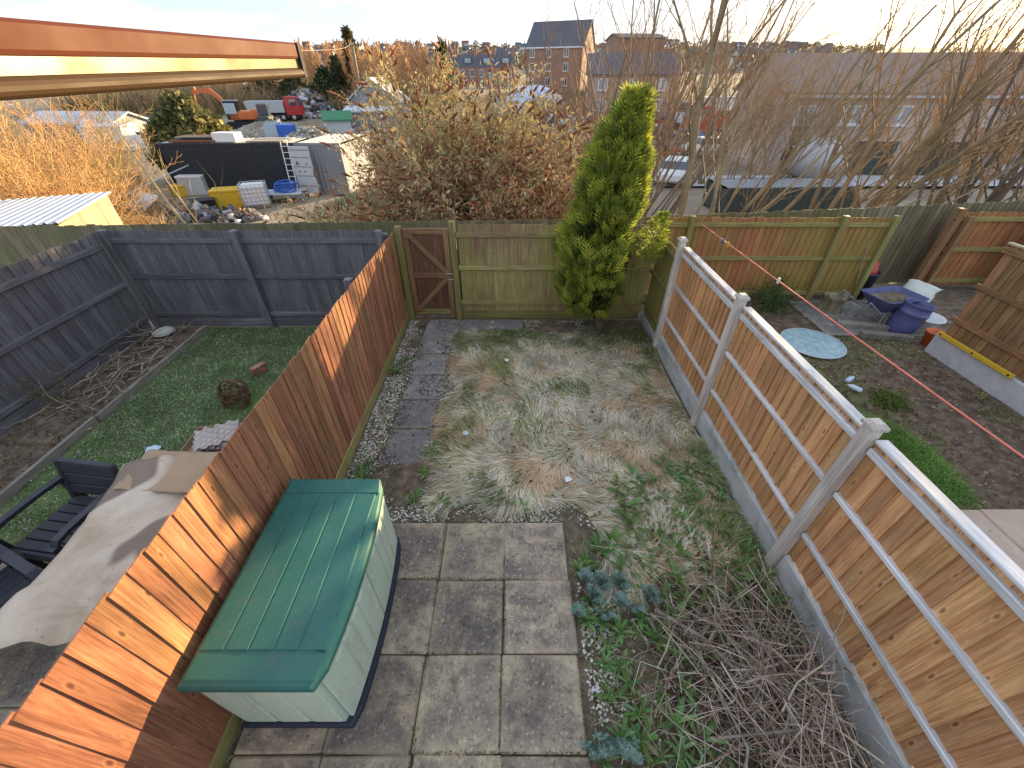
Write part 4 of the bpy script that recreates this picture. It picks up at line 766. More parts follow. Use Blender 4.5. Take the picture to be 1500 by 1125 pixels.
# leafy weeds, one object each
def weed_mesh(name, seed, nl, L, Wd, cols, lean=(.35, .8), seg=4, toothed=True):
    r = random.Random(seed); V = []; Fq = []; C = []
    for k in range(nl):
        a = 2 * PI * k / nl + r.uniform(-.4, .4); l = L * r.uniform(.6, 1.15); w = Wd * r.uniform(.7, 1.2); th0 = PI / 2 * r.uniform(*lean); b0 = len(V); c = [x * r.uniform(.75, 1.25) for x in r.choice(cols)]; p = np.array([0, 0, 0.]); d = np.array([math.cos(a), math.sin(a), 0]); s = np.array([-math.sin(a), math.cos(a), 0])
        for q in range(seg + 1):
            t = q / seg; th = th0 + .7 * t * t; wd = w * (math.sin(PI * min(1, .12 + .83 * t)) ** .8) * (1 if not toothed or q % 2 else .72); up = np.array([0, 0, .35 * wd])
            for e, sgn in ((-1, 1), (0, 0), (1, 1)): V.append(p + s * e * wd / 2 + up * sgn); C.append([x * (1.25 if e == 0 else 1) for x in c])
            p = p + (d * math.sin(th) + np.array([0, 0, math.cos(th)])) * l / seg; p[2] = max(p[2], .006)
        for q in range(seg):
            for e in (0, 1): i0 = b0 + q * 3 + e; Fq.append((i0, i0 + 1, i0 + 4, i0 + 3))
    return np_mesh(name, V, np.array(Fq), None, M['foliage'], np.array(C), smooth=True)
DAN = [(.16, .25, .075), (.12, .20, .055), (.23, .31, .12)]
dm = [weed_mesh('leafy_weed', k, 9 + k % 5, .16, .040, DAN) for k in range(5)]
wspots = []
rr = random.Random(5)
while len(wspots) < 120:
    x, y = rr.uniform(.62, 2.3), rr.uniform(.25, 3.2)
    if x > 1.55 and y < 1.2 and rr.random() < .75: continue
    if y > 2.2 and x < 1.2: continue
    if all((x - a) ** 2 + (y - c_) ** 2 > .012 for a, c_ in wspots): wspots.append((x, y))
for (x, y) in wspots:
    o = mobj('leafy_weed', rr.choice(dm)); o.location = (x, y, .012); o.rotation_euler = (rr.uniform(-.12, .12), rr.uniform(-.12, .12), rr.uniform(0, 6.28)); s = rr.uniform(.55, 1.15); o.scale = (s, s, s); tag(o, 'green leafy weed rosette growing between patio and tan fence', 'weed', 'leafy weeds between the patio and the tan fence')
for k, (x, y) in enumerate(((-1.05, 2.66), (-.78, 2.6), (-.62, 2.58), (-1.0, 3.0), (-1.72, 3.1), (-1.78, 5.2), (-1.72, 5.35), (-1.8, 5.0), (-1.70, 2.95), (-1.02, 3.35), (.1, 2.52))):
    o = mobj('leafy_weed', dm[k % 5]); o.location = (x, y, .012); s = rr.uniform(.6, .95); o.scale = (s, s, s); o.rotation_euler = (0, 0, k * 1.3); tag(o, 'small green weed growing in the gravel beside the path', 'weed', 'weeds in the gravel along the path')
def spurge_mesh(seed):
    r = random.Random(seed); V, Fq, C = [], [], []
    for st_ in range(7):
        a = r.uniform(0, 6.28); ln_ = r.uniform(.08, .19); th = r.uniform(.2, .9); d = np.array([math.cos(a) * math.sin(th), math.sin(a) * math.sin(th), math.cos(th)])
        for q in range(26):
            t = .25 + .75 * q / 25; p = d * ln_ * t; b_ = q * 2.4 + a; o_ = np.array([math.cos(b_), math.sin(b_), .35 + .5 * t]); o_ /= np.linalg.norm(o_); s = np.cross(o_, d); s /= np.linalg.norm(s) + 1e-6; l = .042 * r.uniform(.7, 1.2); i0 = len(V); V += [p, p + o_ * l * .55 + s * l * .2, p + o_ * l, p + o_ * l * .55 - s * l * .2]; Fq.append((i0, i0 + 1, i0 + 2, i0 + 3)); c = np.array([.22, .31, .26]) * r.uniform(.7, 1.35); C += [c] * 4
    return np_mesh('spurge_plant', V, np.array(Fq), None, M['foliage'], np.array(C))
sm = [spurge_mesh(k) for k in range(3)]
for k, (x, y) in enumerate(((868, 880), (888, 905), (910, 885), (905, 860), (930, 895), (850, 900), (880, 860), (898, 1092), (925, 1105), (948, 880), (872, 1100), (860, 850))):
    o = mobj('spurge_plant', sm[k % 3]); o.location = G(x, y, .01); s = rr.uniform(.8, 1.25); o.scale = (s, s, s); o.rotation_euler = (0, 0, k * 2.1); tag(o, 'blue-green narrow-leaved plant at the right edge of the patio', 'plant', 'blue-green plants along the patio edge')
# heap of cut twigs
bp = thing('brush_pile', 'heap of dry cut twigs beside the tan fence', 'twig heap', (1.80, .95, 0))
S = []
for q in range(420):
    a = rng.uniform(0, 6.28); c0 = np.array([rng.normal(0, .30), rng.normal(0, .40), 0]); c0[0] = np.clip(c0[0], -.75, .42); c0[1] = np.clip(c0[1], -.8, .85); hh = .40 * math.exp(-(c0[0] ** 2 / .30 + c0[1] ** 2 / .5)); c0[2] = rng.uniform(.02, .06 + hh); l = rng.uniform(.35, 1.15); d = np.array([math.cos(a), math.sin(a), rng.uniform(-.12, .22)]); p = c0 - d * l / 2; p[2] = max(.015, p[2]); r0 = rng.choice([.0022, .0032, .0045, .008], p=[.36, .32, .2, .12]); n = 5
    for k in range(n):
        d = d + rng.normal(0, .13, 3); d /= np.linalg.norm(d); p2 = p + d * l / n; p2[2] = max(.012, p2[2]); p2[0] = min(p2[0], .53); p2 = p2 if True else p; S.append([*p, *p2, r0 * (1 - .12 * k), r0 * (1 - .12 * (k + 1))])
        if rng.rand() < .22:
            d3 = d + rng.normal(0, .6, 3); p3 = p2 + d3 / np.linalg.norm(d3) * rng.uniform(.08, .25); p3[0] = min(p3[0], .53); p3[2] = max(.012, p3[2]); S.append([*p2, *p3, r0 * .6, r0 * .35])
        p = p2
S = np.array(S); ccol = attr_cols(len(S), [(.36, .26, .19), (.50, .40, .31), (.22, .14, .10), (.62, .53, .43)], [.4, .25, .2, .15]); M['twigs'] = attr('twig_bark', .85, 0, .2)
tag(mobj('twigs', seg_mesh('twigs', S, M['twigs'], 4, ccol), bp), kind='stuff')
for (pts, r0) in (([(-.62, .52, .16), (-.35, .28, .26), (-.18, .02, .30)], .017), ([(-.40, .1, .28), (-.28, -.35, .22), (-.42, -.62, .14), (-.66, -.66, .06)], .012), ([(.1, .7, .12), (.05, .1, .36), (.02, -.6, .22)], .009), ([(.42, .72, .3), (.38, .2, .36), (.30, -.1, .3)], .009), ([(-.5, -.3, .2), (0, -.28, .32), (.45, -.25, .3)], .009), ([(-.3, .55, .14), (-.05, .1, .34), (.35, -.5, .3)], .010)): MB().tube(pts, [r0, r0 * .9, r0 * .7, r0 * .6][:len(pts)], 7).build('branch', M['twig'], bp)
n = 900; q = rng.normal(0, 1, (n, 2)) * [.33, .42]; k = (q[:, 0] < .5); q = q[k]; n = len(q); o = leaf_litter('dead_leaves', '', np.stack([q[:, 0], q[:, 1], rng.uniform(.01, .12, n)], 1), rng.uniform(.015, .035, n), attr_cols(n, [(.09, .05, .035), (.14, .075, .05), (.06, .035, .025)], [.4, .3, .3]), 14); o.parent = bp; del o['label']
# cut sticks on the left soil bed
bd = thing('stick_heap', 'tangle of pale dead sticks on the dark soil bed', 'stick heap', (-5.9, 5.2, .05)); S = []
for q in range(60):
    p = np.array([rng.uniform(-.35, .35), rng.uniform(-1.2, 1.0), rng.uniform(.01, .12)]); a = rng.uniform(0, 6.28); d = np.array([math.cos(a), math.sin(a), rng.uniform(-.1, .25)])
    for k in range(6): d = d + rng.normal(0, .3, 3) * [1, 1, .5]; d /= np.linalg.norm(d); p2 = p + d * .10; p2[2] = max(.01, p2[2]); p2[0] = np.clip(p2[0], -.5, .5); S.append([*p, *p2, .012 - .0015 * k, .0105 - .0015 * k]); p = p2
tag(mobj('sticks', seg_mesh('sticks', S, M['twigs'], 5, attr_cols(len(S), [(.34, .26, .19), (.22, .16, .12)], [.6, .4])), bd), kind='stuff')
def small_shrub(name, label, p, n, h, cols, seed, leaf=0, lcols=None, spread=.5):
    r = np.random.RandomState(seed); S = []; LP = []
    for q in range(n):
        a = r.uniform(0, 6.28); d = np.array([math.cos(a) * spread, math.sin(a) * spread, 1.]); d /= np.linalg.norm(d); x = np.array([r.normal(0, .05), r.normal(0, .05), 0]); l = h * r.uniform(.5, 1.1)
        for k in range(5):
            d = d + r.normal(0, .16, 3); d /= np.linalg.norm(d); x2 = x + d * l / 5; x2[2] = max(.02, x2[2]); S.append([*x, *x2, .006 - .001 * k, .005 - .001 * k]); x = x2
            if k > 0: LP += [x + r.normal(0, .05, 3) for _ in range(leaf)]
            if k > 1 and r.rand() < .6: d2 = d + r.normal(0, .6, 3); x3 = x + d2 / np.linalg.norm(d2) * l * .25; x3[2] = max(.02, x3[2]); S.append([*x, *x3, .003, .0015])
    t = thing(name, label, 'shrub', p); mobj('stems', seg_mesh('stems', S, M['twigs'], 4, attr_cols(len(S), cols, [1] * len(cols))), t)
    if LP:
        LP = np.array(LP); LP[:, 2] = np.maximum(LP[:, 2], .03); m = len(LP); mobj('leaves', leafcloud('leaves', LP, r, .018, .05, attr_cols(m, lcols, [1] * len(lcols), .3, r)), t)
    return t
def leafcloud(name, P, r, s0, s1, cols, mat='foliage', aspect=.38, droop=0):
    n = len(P); d = r.normal(0, 1, (n, 3)); d[:, 2] -= droop; d /= np.linalg.norm(d, axis=1, keepdims=True); s = np.cross(d, r.normal(0, 1, (n, 3))); s /= np.linalg.norm(s, axis=1, keepdims=True); l = r.uniform(s0, s1, n)[:, None]
    V = np.stack([P, P + d * l * .5 + s * l * aspect * .5, P + d * l, P + d * l * .5 - s * l * aspect * .5], 1); return np_mesh(name, V.reshape(-1, 3), np.arange(n * 4).reshape(-1, 4), None, M[mat], np.repeat(cols, 4, axis=0))
small_shrub('bare_shrub', 'sparse yellow-leaved shrub in the soil bed', G(95, 590, .05), 16, .6, [(.14, .10, .07)], 3, 5, [(.26, .24, .08), (.18, .17, .06)])
small_shrub('bare_shrub', 'dry grey shrub by the charcoal side fence corner', G(215, 500, .05), 10, .45, [(.16, .13, .10)], 4)
small_shrub('cut_shrub', 'leafy green cut shrub heap by the orange-red fence', G(1130, 452, .0), 46, .62, [(.28, .20, .13), (.18, .13, .08)], 6, 26, [(.07, .13, .03), (.11, .18, .045), (.05, .09, .025)], .9)
small_shrub('yellow_green_weed', 'yellow-green ground weed in the right-hand garden', G(1300, 590, .0), 40, .20, [(.16, .15, .06)], 8, 12, [(.16, .22, .04), (.11, .17, .035)], 2.0)

# soil, moss and bits washed onto the path slabs
n = 1500; px = rng.uniform(-1.62, -.95, n); py = rng.uniform(3.0, 6.6, n); k = (np.abs(px + 1.29) > .17 + .14 * rng.rand(n)) | (fnoise(px, py, .5, 131) > .62); px, py = px[k], py[k]; n = len(px)
pebbles('path_debris', 'soil crumbs and chippings washed over the path slabs', np.stack([px, py, np.full(n, .026)], 1), rng.uniform(.006, .02, n), attr_cols(n, [(.12, .085, .06), (.2, .15, .1), (.42, .37, .3), (.07, .05, .035)], [.4, .25, .15, .2]), 31)
scatter_grass('path_weeds', 'moss and weeds creeping over the path slabs', lambda x, y, r: ((np.abs(x + 1.29) > .2 + .1 * r.rand(len(x))) & (fnoise(x, y, .5, 133) > .45)), (-1.62, -.9, 2.9, 6.6), 3800, [GREEN, DKGREEN, OLIVE, (.2, .13, .08)], [.3, .3, .2, .2], (.015, .06), (.003, .008), (.3, .95), z=.022, seed=25)
# ================================================================== trees and shrubs behind the fences
def tz(x, y): return float(terrain(x, y))
def grow(S, C, r, p, d, L, rad, depth, prm, col):
    pr = random.Random(int(r.randint(1 << 30))); return _grow(S, C, pr, tuple(float(a) for a in p), tuple(float(a) for a in d), L, rad, depth, prm, tuple(float(a) for a in col))
def _grow(S, C, r, p, d, L, rad, depth, prm, col):
    n = prm['n'][depth]; step = L / n; g = r.gauss; px, py, pz = p; dx, dy, dz = d; wob, up, tap = prm['wob'][depth], prm['up'][depth], prm['tap']; last = depth + 1 >= len(prm['n'])
    l = math.sqrt(dx * dx + dy * dy + dz * dz); dx, dy, dz = dx / l, dy / l, dz / l; tint = prm.get('tint', (1.05, .98, .92)); lam = 0 if last else prm['kids'][depth]
    for k in range(n):
        dx += g(0, wob); dy += g(0, wob); dz += g(0, wob) + up; l = math.sqrt(dx * dx + dy * dy + dz * dz); dx, dy, dz = dx / l, dy / l, dz / l
        qx, qy, qz = px + dx * step, py + dy * step, pz + dz * step; r1 = rad * (1 - (1 - tap) * k / n); r2 = rad * (1 - (1 - tap) * (k + 1) / n); f = r.uniform(.85, 1.15)
        S.append((px, py, pz, qx, qy, qz, r1, r2)); C.append((col[0] * f, col[1] * f, col[2] * f)); px, py, pz = qx, qy, qz
        if last or k / n < prm['start'][depth]: continue
        m = int(lam) + (r.random() < lam - int(lam))
        for q in range(m):
            a = r.uniform(0, 6.283); hl = math.hypot(dx, dy)
            u = (dy / hl, -dx / hl, 0.) if hl > .05 else (1., 0., 0.); w = (dy * u[2] - dz * u[1], dz * u[0] - dx * u[2], dx * u[1] - dy * u[0]); an = prm['ang'][depth] * r.uniform(.6, 1.3); c_, s_, ca, sa = math.cos(an), math.sin(an), math.cos(a), math.sin(a)
            _grow(S, C, r, (px, py, pz), tuple(e * c_ + (uu * ca + ww * sa) * s_ for e, uu, ww in zip((dx, dy, dz), u, w)), L * prm['len'][depth] * r.uniform(.5, 1.1) * (1 - .45 * k / n), r2 * prm['rr'], depth + 1, prm, tuple(e * t_ for e, t_ in zip(col, tint)))
def tree_thing(name, label, loc, stems, prm, seed, col, group=None, leaves=None, thick=1):
    r = np.random.RandomState(seed); T, TC, S, C = [], [], [], []
    for (off, d, L, rad) in stems:
        s0, c0 = [], []; grow(s0, c0, r, off, d, L, rad, 0, prm, np.array(col)); n0 = prm['n'][0]; s0 = np.array(s0); c0 = np.array(c0); big = s0[:, 6] > rad * .42; T.append(s0[big]); TC.append(c0[big]); S.append(s0[~big]); C.append(c0[~big])
    t = thing(name, label, 'tree', loc, 0, group); T = np.concatenate(T); S = np.concatenate(S)
    mobj('trunk', seg_mesh('trunk', T, M['twig_warm'], 8, np.concatenate(TC)), t); mobj('crown', seg_mesh('crown', S, M['twig_warm'], 3, np.concatenate(C)), t); return t
P1 = dict(n=[9, 6, 5, 4], wob=[.07, .10, .13, .16], up=[.02, .05, .06, .05], tap=.30, kids=[1.5, 1.5, 1.2, 0], start=[.25, .15, .1, 0], ang=[.55, .6, .65], len=[.42, .48, .5], rr=.55)
P1L = dict(P1, kids=[1.3, 1.3, 1.0, 0], rr=.45)
BK = (.30, .235, .145)
def stems_fan(n, r, tiltx, spread, L, rad, sy=0.0):
    o = []
    for k in range(n): o.append(((r.normal(0, .15), r.normal(0, .15), 0), (tiltx + r.normal(0, spread), sy + r.normal(0, spread * .6), 1.), L * r.uniform(.75, 1.1), rad * r.uniform(.55, 1.1)))
    return o
R0 = np.random.RandomState(3)
def base(xp, Y): x = (xp - CXP) / F / 1.075 * Y; return (x, Y, tz(x, Y) - .05)
tree_thing('bare_tree', 'tall straight-stemmed bare tree beside the conifer top', base(986, 10.0), [((0, 0, 0), (.07, 0, 1), 8.2, .105), ((.15, .1, 0), (.22, .05, 1), 6.5, .05)], P1, 11, BK)
tree_thing('bare_tree', 'bare multi-stemmed tree fanning out over the mixer drum', base(1035, 10.2), stems_fan(7, R0, .30, .2, 7.2, .06), P1L, 12, BK)
tree_thing('bare_tree', 'bare tree with slender stems above the dark green skip', base(1168, 10.6), stems_fan(4, R0, .55, .22, 7.0, .045), P1L, 13, BK)
tree_thing('bare_tree', 'bare leaning tree in front of the garage openings', base(1205, 10.8), stems_fan(6, R0, .46, .26, 7.2, .085), P1, 14, (.27, .20, .11))
tree_thing('bare_tree', 'bare leaning trunk in front of the pale road', base(1390, 11.2), stems_fan(6, R0, .20, .32, 6.8, .085), P1, 15, (.20, .16, .11))
tree_thing('bare_tree', 'cluster of dark bare trunks hiding the parked silver car', base(1478, 11.4), stems_fan(8, R0, .05, .3, 6.6, .075), P1, 16, (.17, .14, .11))
tree_thing('bare_tree', 'thin bare sapling just left of the conifer', base(868, 12.5), stems_fan(7, R0, -.05, .3, 6.0, .04), P1, 17, (.20, .15, .10))
tree_thing('bare_tree', 'bare twiggy tree behind the conifer', base(925, 16.0), stems_fan(10, R0, .05, .32, 7.4, .055), P1, 18, (.22, .16, .12))
tree_thing('bare_tree', 'pale thin sapling in front of the dark container', base(292, 8.4), [((0, 0, 0), (-.22, 0, 1), 3.6, .035), ((.05, 0, 0), (-.35, .05, 1), 3.2, .022), ((.12, 0, 0), (.05, 0, 1), 2.4, .018), ((-.2, 0, 0), (-.5, .1, 1), 2.2, .015)], dict(P1, n=[8, 4, 3], kids=[.5, .4, 0], wob=[.05, .1, .1], ang=[.5, .5, .5]), 19, (.50, .38, .19))
P2 = dict(n=[10, 6, 4], wob=[.02, .06, .1], up=[.02, .12, .1], tap=.25, kids=[3.8, 1.5, 0], start=[.08, .1, 0], ang=[.42, .5], len=[.32, .42], rr=.5)
pop = []
for k in range(4):
    r = np.random.RandomState(60 + k); s0, c0 = [], []; grow(s0, c0, r, (0, 0, 0), (0, 0, 1), 9.0, .12, 0, P2, np.array((.55, .36, .19))); s0 = np.array(s0); c0 = np.array(c0); s0[:, 6:8] = np.maximum(s0[:, 6:8], .030); big = s0[:, 6] > .06
    pop.append((seg_mesh('trunk', s0[big], M['twig_warm'], 5, c0[big]), seg_mesh('crown', s0[~big], M['twig_warm'], 3, c0[~big])))
rp = random.Random(4); cnt = 0
for row in range(4):
    for k in range(34):
        xp = 300 + k * 10.6 + rp.uniform(-5, 5); Y = 86 + row * 9 + rp.uniform(-3, 3)
        if xp > 655: continue
        x = (xp - CXP) / F / 1.25 * Y; t = thing('poplar_tree', 'slender bare upright tree in the orange-brown wood past the scrapyard', 'tree', (x, Y, tz(x, Y) - .1), rp.uniform(0, 6), 'bare trees of the wood past the scrapyard'); s = rp.uniform(.74, 1.0) * np.interp(xp, [300, 400, 450, 620, 655], [.5, .55, .95, .95, .75]); t.scale = (s * 1.25, s * 1.25, s); m = pop[cnt % 4]; cnt += 1
        mobj('trunk', m[0], t); mobj('crown', m[1], t)
def cone_tree(label, xp, Y, h, w, seed, cols, n=1500, group=None, name='evergreen_tree'):
    r = np.random.RandomState(seed); x = (xp - CXP) / F / 1.24 * Y; t = thing(name, label, 'tree', (x, Y, tz(x, Y) - .1), 0, group); z = r.beta(1.2, 1.5, n); rad = w * np.sin(PI * np.clip(z * .86 + .1, 0, 1)) ** .8 * r.uniform(.5, 1.05, n) * (1 - .5 * z); a = r.uniform(0, 6.28, n); lump = .75 + .5 * vnoise(a * 2, z * 6, 1, seed)
    P = np.stack([rad * lump * np.cos(a), rad * lump * np.sin(a), h * (.06 + z * .94)], 1); mobj('crown', leafcloud('crown', P, r, h * .05, h * .11, attr_cols(n, cols, [1] * len(cols), .35, r), aspect=.6), t); mobj('trunk', seg_mesh('trunk', [[0, 0, 0, 0, 0, h * .8, h * .02 + .04, .03]], M['twig_warm'], 6, [[.1, .08, .05]]), t); return t
EG = [(.03, .055, .02), (.05, .075, .025), (.02, .035, .015)]
cone_tree('dark evergreen tree at the right end of the bare wood', 651, 110, 9.5, 2.2, 1, EG); cone_tree('dark ivy-clad tree behind the telegraph pole', 524, 100, 11.2, 1.6, 2, [(.12, .10, .05), (.06, .07, .03)])
cone_tree('dark green evergreen in front of the bare wood', 480, 82, 6.2, 3.0, 3, EG); cone_tree('dark evergreen behind the red tipper truck', 432, 84, 5.2, 4.6, 4, EG, 2200); cone_tree('dark evergreen behind the digger', 390, 88, 5.5, 4.5, 5, EG, 2200)
cone_tree('ivy-covered trunk in the bare wood', 500, 84, 7.5, 1.6, 6, [(.05, .06, .025), (.09, .08, .04)])
cone_tree('olive evergreen bush between golden scrub and the dark container', 252, 30, 4.6, 2.9, 7, [(.15, .15, .05), (.09, .10, .035), (.28, .24, .09)], 9000, name='evergreen_bush')
# conifer at the end of the garden: feathery upright sprays, golden green outside and brown inside
cf_ = thing('conifer_tree', 'leaning golden-green conifer in the corner of the back fence', 'tree', (1.62, 6.28, 0))
r = np.random.RandomState(21)
TOP = Vector((-.02, .0, 3.34))
def spine(t): return np.stack([-.19 + .17 * t ** 2.2, .05 + 0 * t, .26 + (TOP.z - .26) * t], -1)
def rad_at(t, a):
    base_r = np.interp(t, [0, .08, .22, .40, .55, .70, .82, .92, 1.0], [.34, .44, .47, .46, .42, .35, .25, .13, .02]); side = np.cos(a); br = base_r * np.where(side < 0, 1.0 + .06 * np.abs(side), np.interp(t, [0, .15, .35, .45, .55, .8, 1], [.35, .6, .95, .85, .75, .9, 1])[...] * side + (1 - side)); return br * (.84 + .32 * vnoise(a * 1.6, t * 9, 1, 3))
def sprays(n, lo, hi, cols, L, wd, seed, tmin=.02, upb=1.2, region=None):
    r = np.random.RandomState(seed); t = r.uniform(tmin, 1, n) ** .92; a = r.uniform(0, 6.283, n); rr_ = rad_at(t, a) * r.uniform(lo, hi, n); P = spine(t) + np.stack([rr_ * np.cos(a), rr_ * np.sin(a) * .95, np.zeros(n)], 1)
    c = attr_cols(n, cols, [1] * len(cols), .22, r)
    if region is not None: k = region(P, t, a); P, t, a, c = P[k], t[k], a[k], c[k]; n = len(P)
    out_ = np.stack([np.cos(a), np.sin(a), np.full(n, upb)], 1) + r.normal(0, .28, (n, 3)); out_ /= np.linalg.norm(out_, axis=1, keepdims=True); s = np.cross(out_, r.normal(0, 1, (n, 3))); s /= np.linalg.norm(s, axis=1, keepdims=True); V, Q, C = [], [], []; l = r.uniform(L * .6, L * 1.2, n)[:, None]
    parts_ = []
    for (q0, ang_, fr) in ((0, 0, 1), (.12, .5, .62), (.12, -.5, .62), (.38, .55, .5), (.38, -.55, .5), (.62, .5, .36), (.62, -.5, .36)):
        b0 = P + out_ * l * q0; d = out_ * math.cos(ang_) + s * math.sin(ang_); nn = np.cross(out_, s); sw = s * math.cos(ang_) - out_ * math.sin(ang_); ll = l * fr; ww = wd * (.6 + .6 * fr)
        parts_.append(np.stack([b0 - sw * ww * .3, b0 + d * ll * .5 - sw * ww * .6 + nn * ll * .03, b0 + d * ll, b0 + d * ll * .5 + sw * ww * .6 + nn * ll * .03], 1))
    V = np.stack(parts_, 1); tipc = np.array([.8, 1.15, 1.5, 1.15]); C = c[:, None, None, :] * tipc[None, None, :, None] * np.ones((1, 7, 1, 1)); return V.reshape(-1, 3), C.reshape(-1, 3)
gap = lambda P, t, a: ~((np.cos(a) > .35) & (t < .10)) & (vnoise(a * 1.9, t * 11, 1, 77) > .27) & ~((np.cos(a) > .1) & (P[:, 0] > .02 + .1 * t) & (t > .12) & (t < .50) & (np.sin(a) < .75) & (vnoise(P[:, 2], P[:, 0], .3, 9) > .12))
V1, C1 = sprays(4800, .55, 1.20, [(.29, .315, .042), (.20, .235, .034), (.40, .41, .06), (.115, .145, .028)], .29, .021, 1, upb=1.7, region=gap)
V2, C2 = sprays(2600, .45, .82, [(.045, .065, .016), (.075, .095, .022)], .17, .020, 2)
rb = np.random.RandomState(9); nb = 420                       # side tuft right of the bare brown patch
V = np.concatenate([V1, V2]); C = np.concatenate([C1, C2])
Vt, Ct = sprays(900, .2, 1.0, [(.30, .35, .045), (.38, .42, .065), (.18, .23, .035)], .19, .020, 5); Vt = (Vt - np.array([-.15, .05, 1.9])) * np.array([.50, .5, .24]) + np.array([.58, -.05, 1.70]); V = np.concatenate([V, Vt]); C = np.concatenate([C, Ct])
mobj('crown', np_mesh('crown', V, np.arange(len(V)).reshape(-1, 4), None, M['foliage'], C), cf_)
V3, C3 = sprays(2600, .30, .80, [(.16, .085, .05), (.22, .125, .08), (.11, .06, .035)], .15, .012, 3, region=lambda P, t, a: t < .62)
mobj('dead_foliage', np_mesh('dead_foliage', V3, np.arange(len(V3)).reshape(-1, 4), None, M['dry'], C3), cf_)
S = [];
for k in range(10): t0, t1 = k / 10 * .9, (k + 1) / 10 * .9; p, q = spine(np.array([t0]))[0], spine(np.array([t1]))[0]; S.append([*(p if k else (0.0, 0, -.1)), *q, .075 * (1 - t0), .075 * (1 - t1)])
for k in range(90): t0 = r.uniform(.08, .8); a = r.uniform(0, 6.28); p = spine(np.array([t0]))[0]; e = p + np.array([math.cos(a), math.sin(a), 1.0]) * rad_at(np.array([t0]), np.array([a]))[0] * .8; S.append([*p, *e, .014, .004])
mobj('trunk', seg_mesh('trunk', S, M['twig_warm'], 6, [[.16, .10, .065]] * len(S)), cf_)
# buddleia behind the rear fence
bd_ = thing('buddleia_bush', 'large buddleia bush with brown seed heads behind the rear fence', 'bush', (-1.1, 12.0, tz(-1.1, 12.0)))
r = np.random.RandomState(33); S, C, LP, PN = [], [], [], []
for q in range(300):
    a = r.uniform(0, 6.28); ro = r.uniform(0, .9) ** .7; d = np.array([math.cos(a) * ro * .86, math.sin(a) * ro * .7, 1.]); d /= np.linalg.norm(d); p = np.array([r.normal(0, .55), r.normal(0, .35), 0.]); L = r.uniform(3.7, 6.0) * (1 - .24 * ro); n = 9; rad = r.uniform(.014, .034); c = np.array([.33, .235, .13]) * r.uniform(.7, 1.25)
    for k in range(n):
        d = d + r.normal(0, .07, 3) + np.array([math.cos(a) * .05 * ro, math.sin(a) * .04 * ro, -.085 * ro * k / n]); d /= np.linalg.norm(d); p2 = p + d * L / n; S.append([*p, *p2, rad * (1 - .09 * k), rad * (1 - .09 * (k + 1))]); C.append(c); p = p2
        if k >= 2:
            for w in range(3 if k > 4 else 2):
                b_ = r.uniform(0, 6.28); d2 = d * .75 + np.array([math.cos(b_), math.sin(b_), .25]) * .75; d2 /= np.linalg.norm(d2); x = p.copy(); l2 = r.uniform(.25, .8)
                for m in range(3): d2 = d2 + r.normal(0, .15, 3); d2 /= np.linalg.norm(d2); x2 = x + d2 * l2 / 3; S.append([*x, *x2, .009 - .002 * m, .007 - .002 * m]); C.append(c * 1.15); x = x2; LP += [x + r.normal(0, .06, 3) for _ in range(5)]
                if r.rand() < .5: PN.append((x, d2))
        LP += [p + r.normal(0, .07, 3) for _ in range(2)]
mobj('stems', seg_mesh('stems', S, M['twig_warm'], 3, C), bd_)
LP = np.array(LP); LP[:, 2] = np.maximum(LP[:, 2], .05); lc = attr_cols(len(LP), [(.48, .38, .20), (.32, .32, .14), (.56, .46, .29), (.50, .26, .13), (.27, .31, .11)], [.26, .07, .17, .46, .04], .3, r); gt2 = np.clip((LP[:, 2] - 3.6) / 1.4, 0, .6)[:, None]; lc = lc * (1 - gt2) + np.array([.42, .37, .15]) * gt2
mobj('leaves', leafcloud('leaves', LP, r, .07, .17, lc, 'foliage', .28, .7), bd_)
PNv = []; PC = []
for (x, d) in PN:
    d = d + np.array([0, 0, -.25]); d /= np.linalg.norm(d); l = r.uniform(.16, .36); PNv.append([*x, *(x + d * l * .45), .010, .034]); PNv.append([*(x + d * l * .45), *(x + d * l), .034, .005]); c = np.array([.28, .11, .055]) * r.uniform(.6, 1.4); PC += [c, c]
mobj('seed_heads', seg_mesh('seed_heads', PNv, M['twig_warm'], 4, PC), bd_)
# dry reeds and scrub
def scrub(name, label, N, fn, pal, wts, hr, wr, seed, lean=(.0, .35), zoff=0):
    r = np.random.RandomState(seed); x, y = fn(r, N); n = len(x); c = attr_cols(n, pal, wts, .25, r) * (.65 + .6 * vnoise(x, y, 1.1, seed))[:, None]; hmul = .45 + 1.0 * fnoise(x, y, 2.6, seed + 9)
    o = mobj(name, blades(name, np.stack([x, y, terrain(x, y)], 1), r.uniform(0, 6.28, n), r.uniform(*hr, n) * hmul, r.uniform(*wr, n), r.uniform(*lean, n), c, M['dry'], .6)); tag(o, kind='stuff'); o['label'] = label
GOLD = [(.62, .42, .19), (.50, .33, .15), (.70, .52, .28), (.36, .25, .13)]
scrub('golden_scrub', 'dense golden dry scrub left of the scrapyard', 42000, lambda r, N: (lambda u, v: (u[u < -.84 * v], v[u < -.84 * v]))(-9.5 - 24 * r.rand(N), 11.5 + 20 * r.rand(N)), GOLD + [(.22, .19, .10)], [.3, .25, .15, .15, .15], (.6, 2.4), (.010, .024), 1, (0, .55))
scrub('dry_reeds', 'pale dry stems growing right behind the rear fence', 4200, lambda r, N: (-9 + 7.2 * r.rand(N), 9.6 + 6.5 * r.rand(N)), [(.50, .42, .27), (.36, .30, .18), (.25, .25, .13)], [.4, .3, .3], (.9, 2.6), (.012, .028), 2)
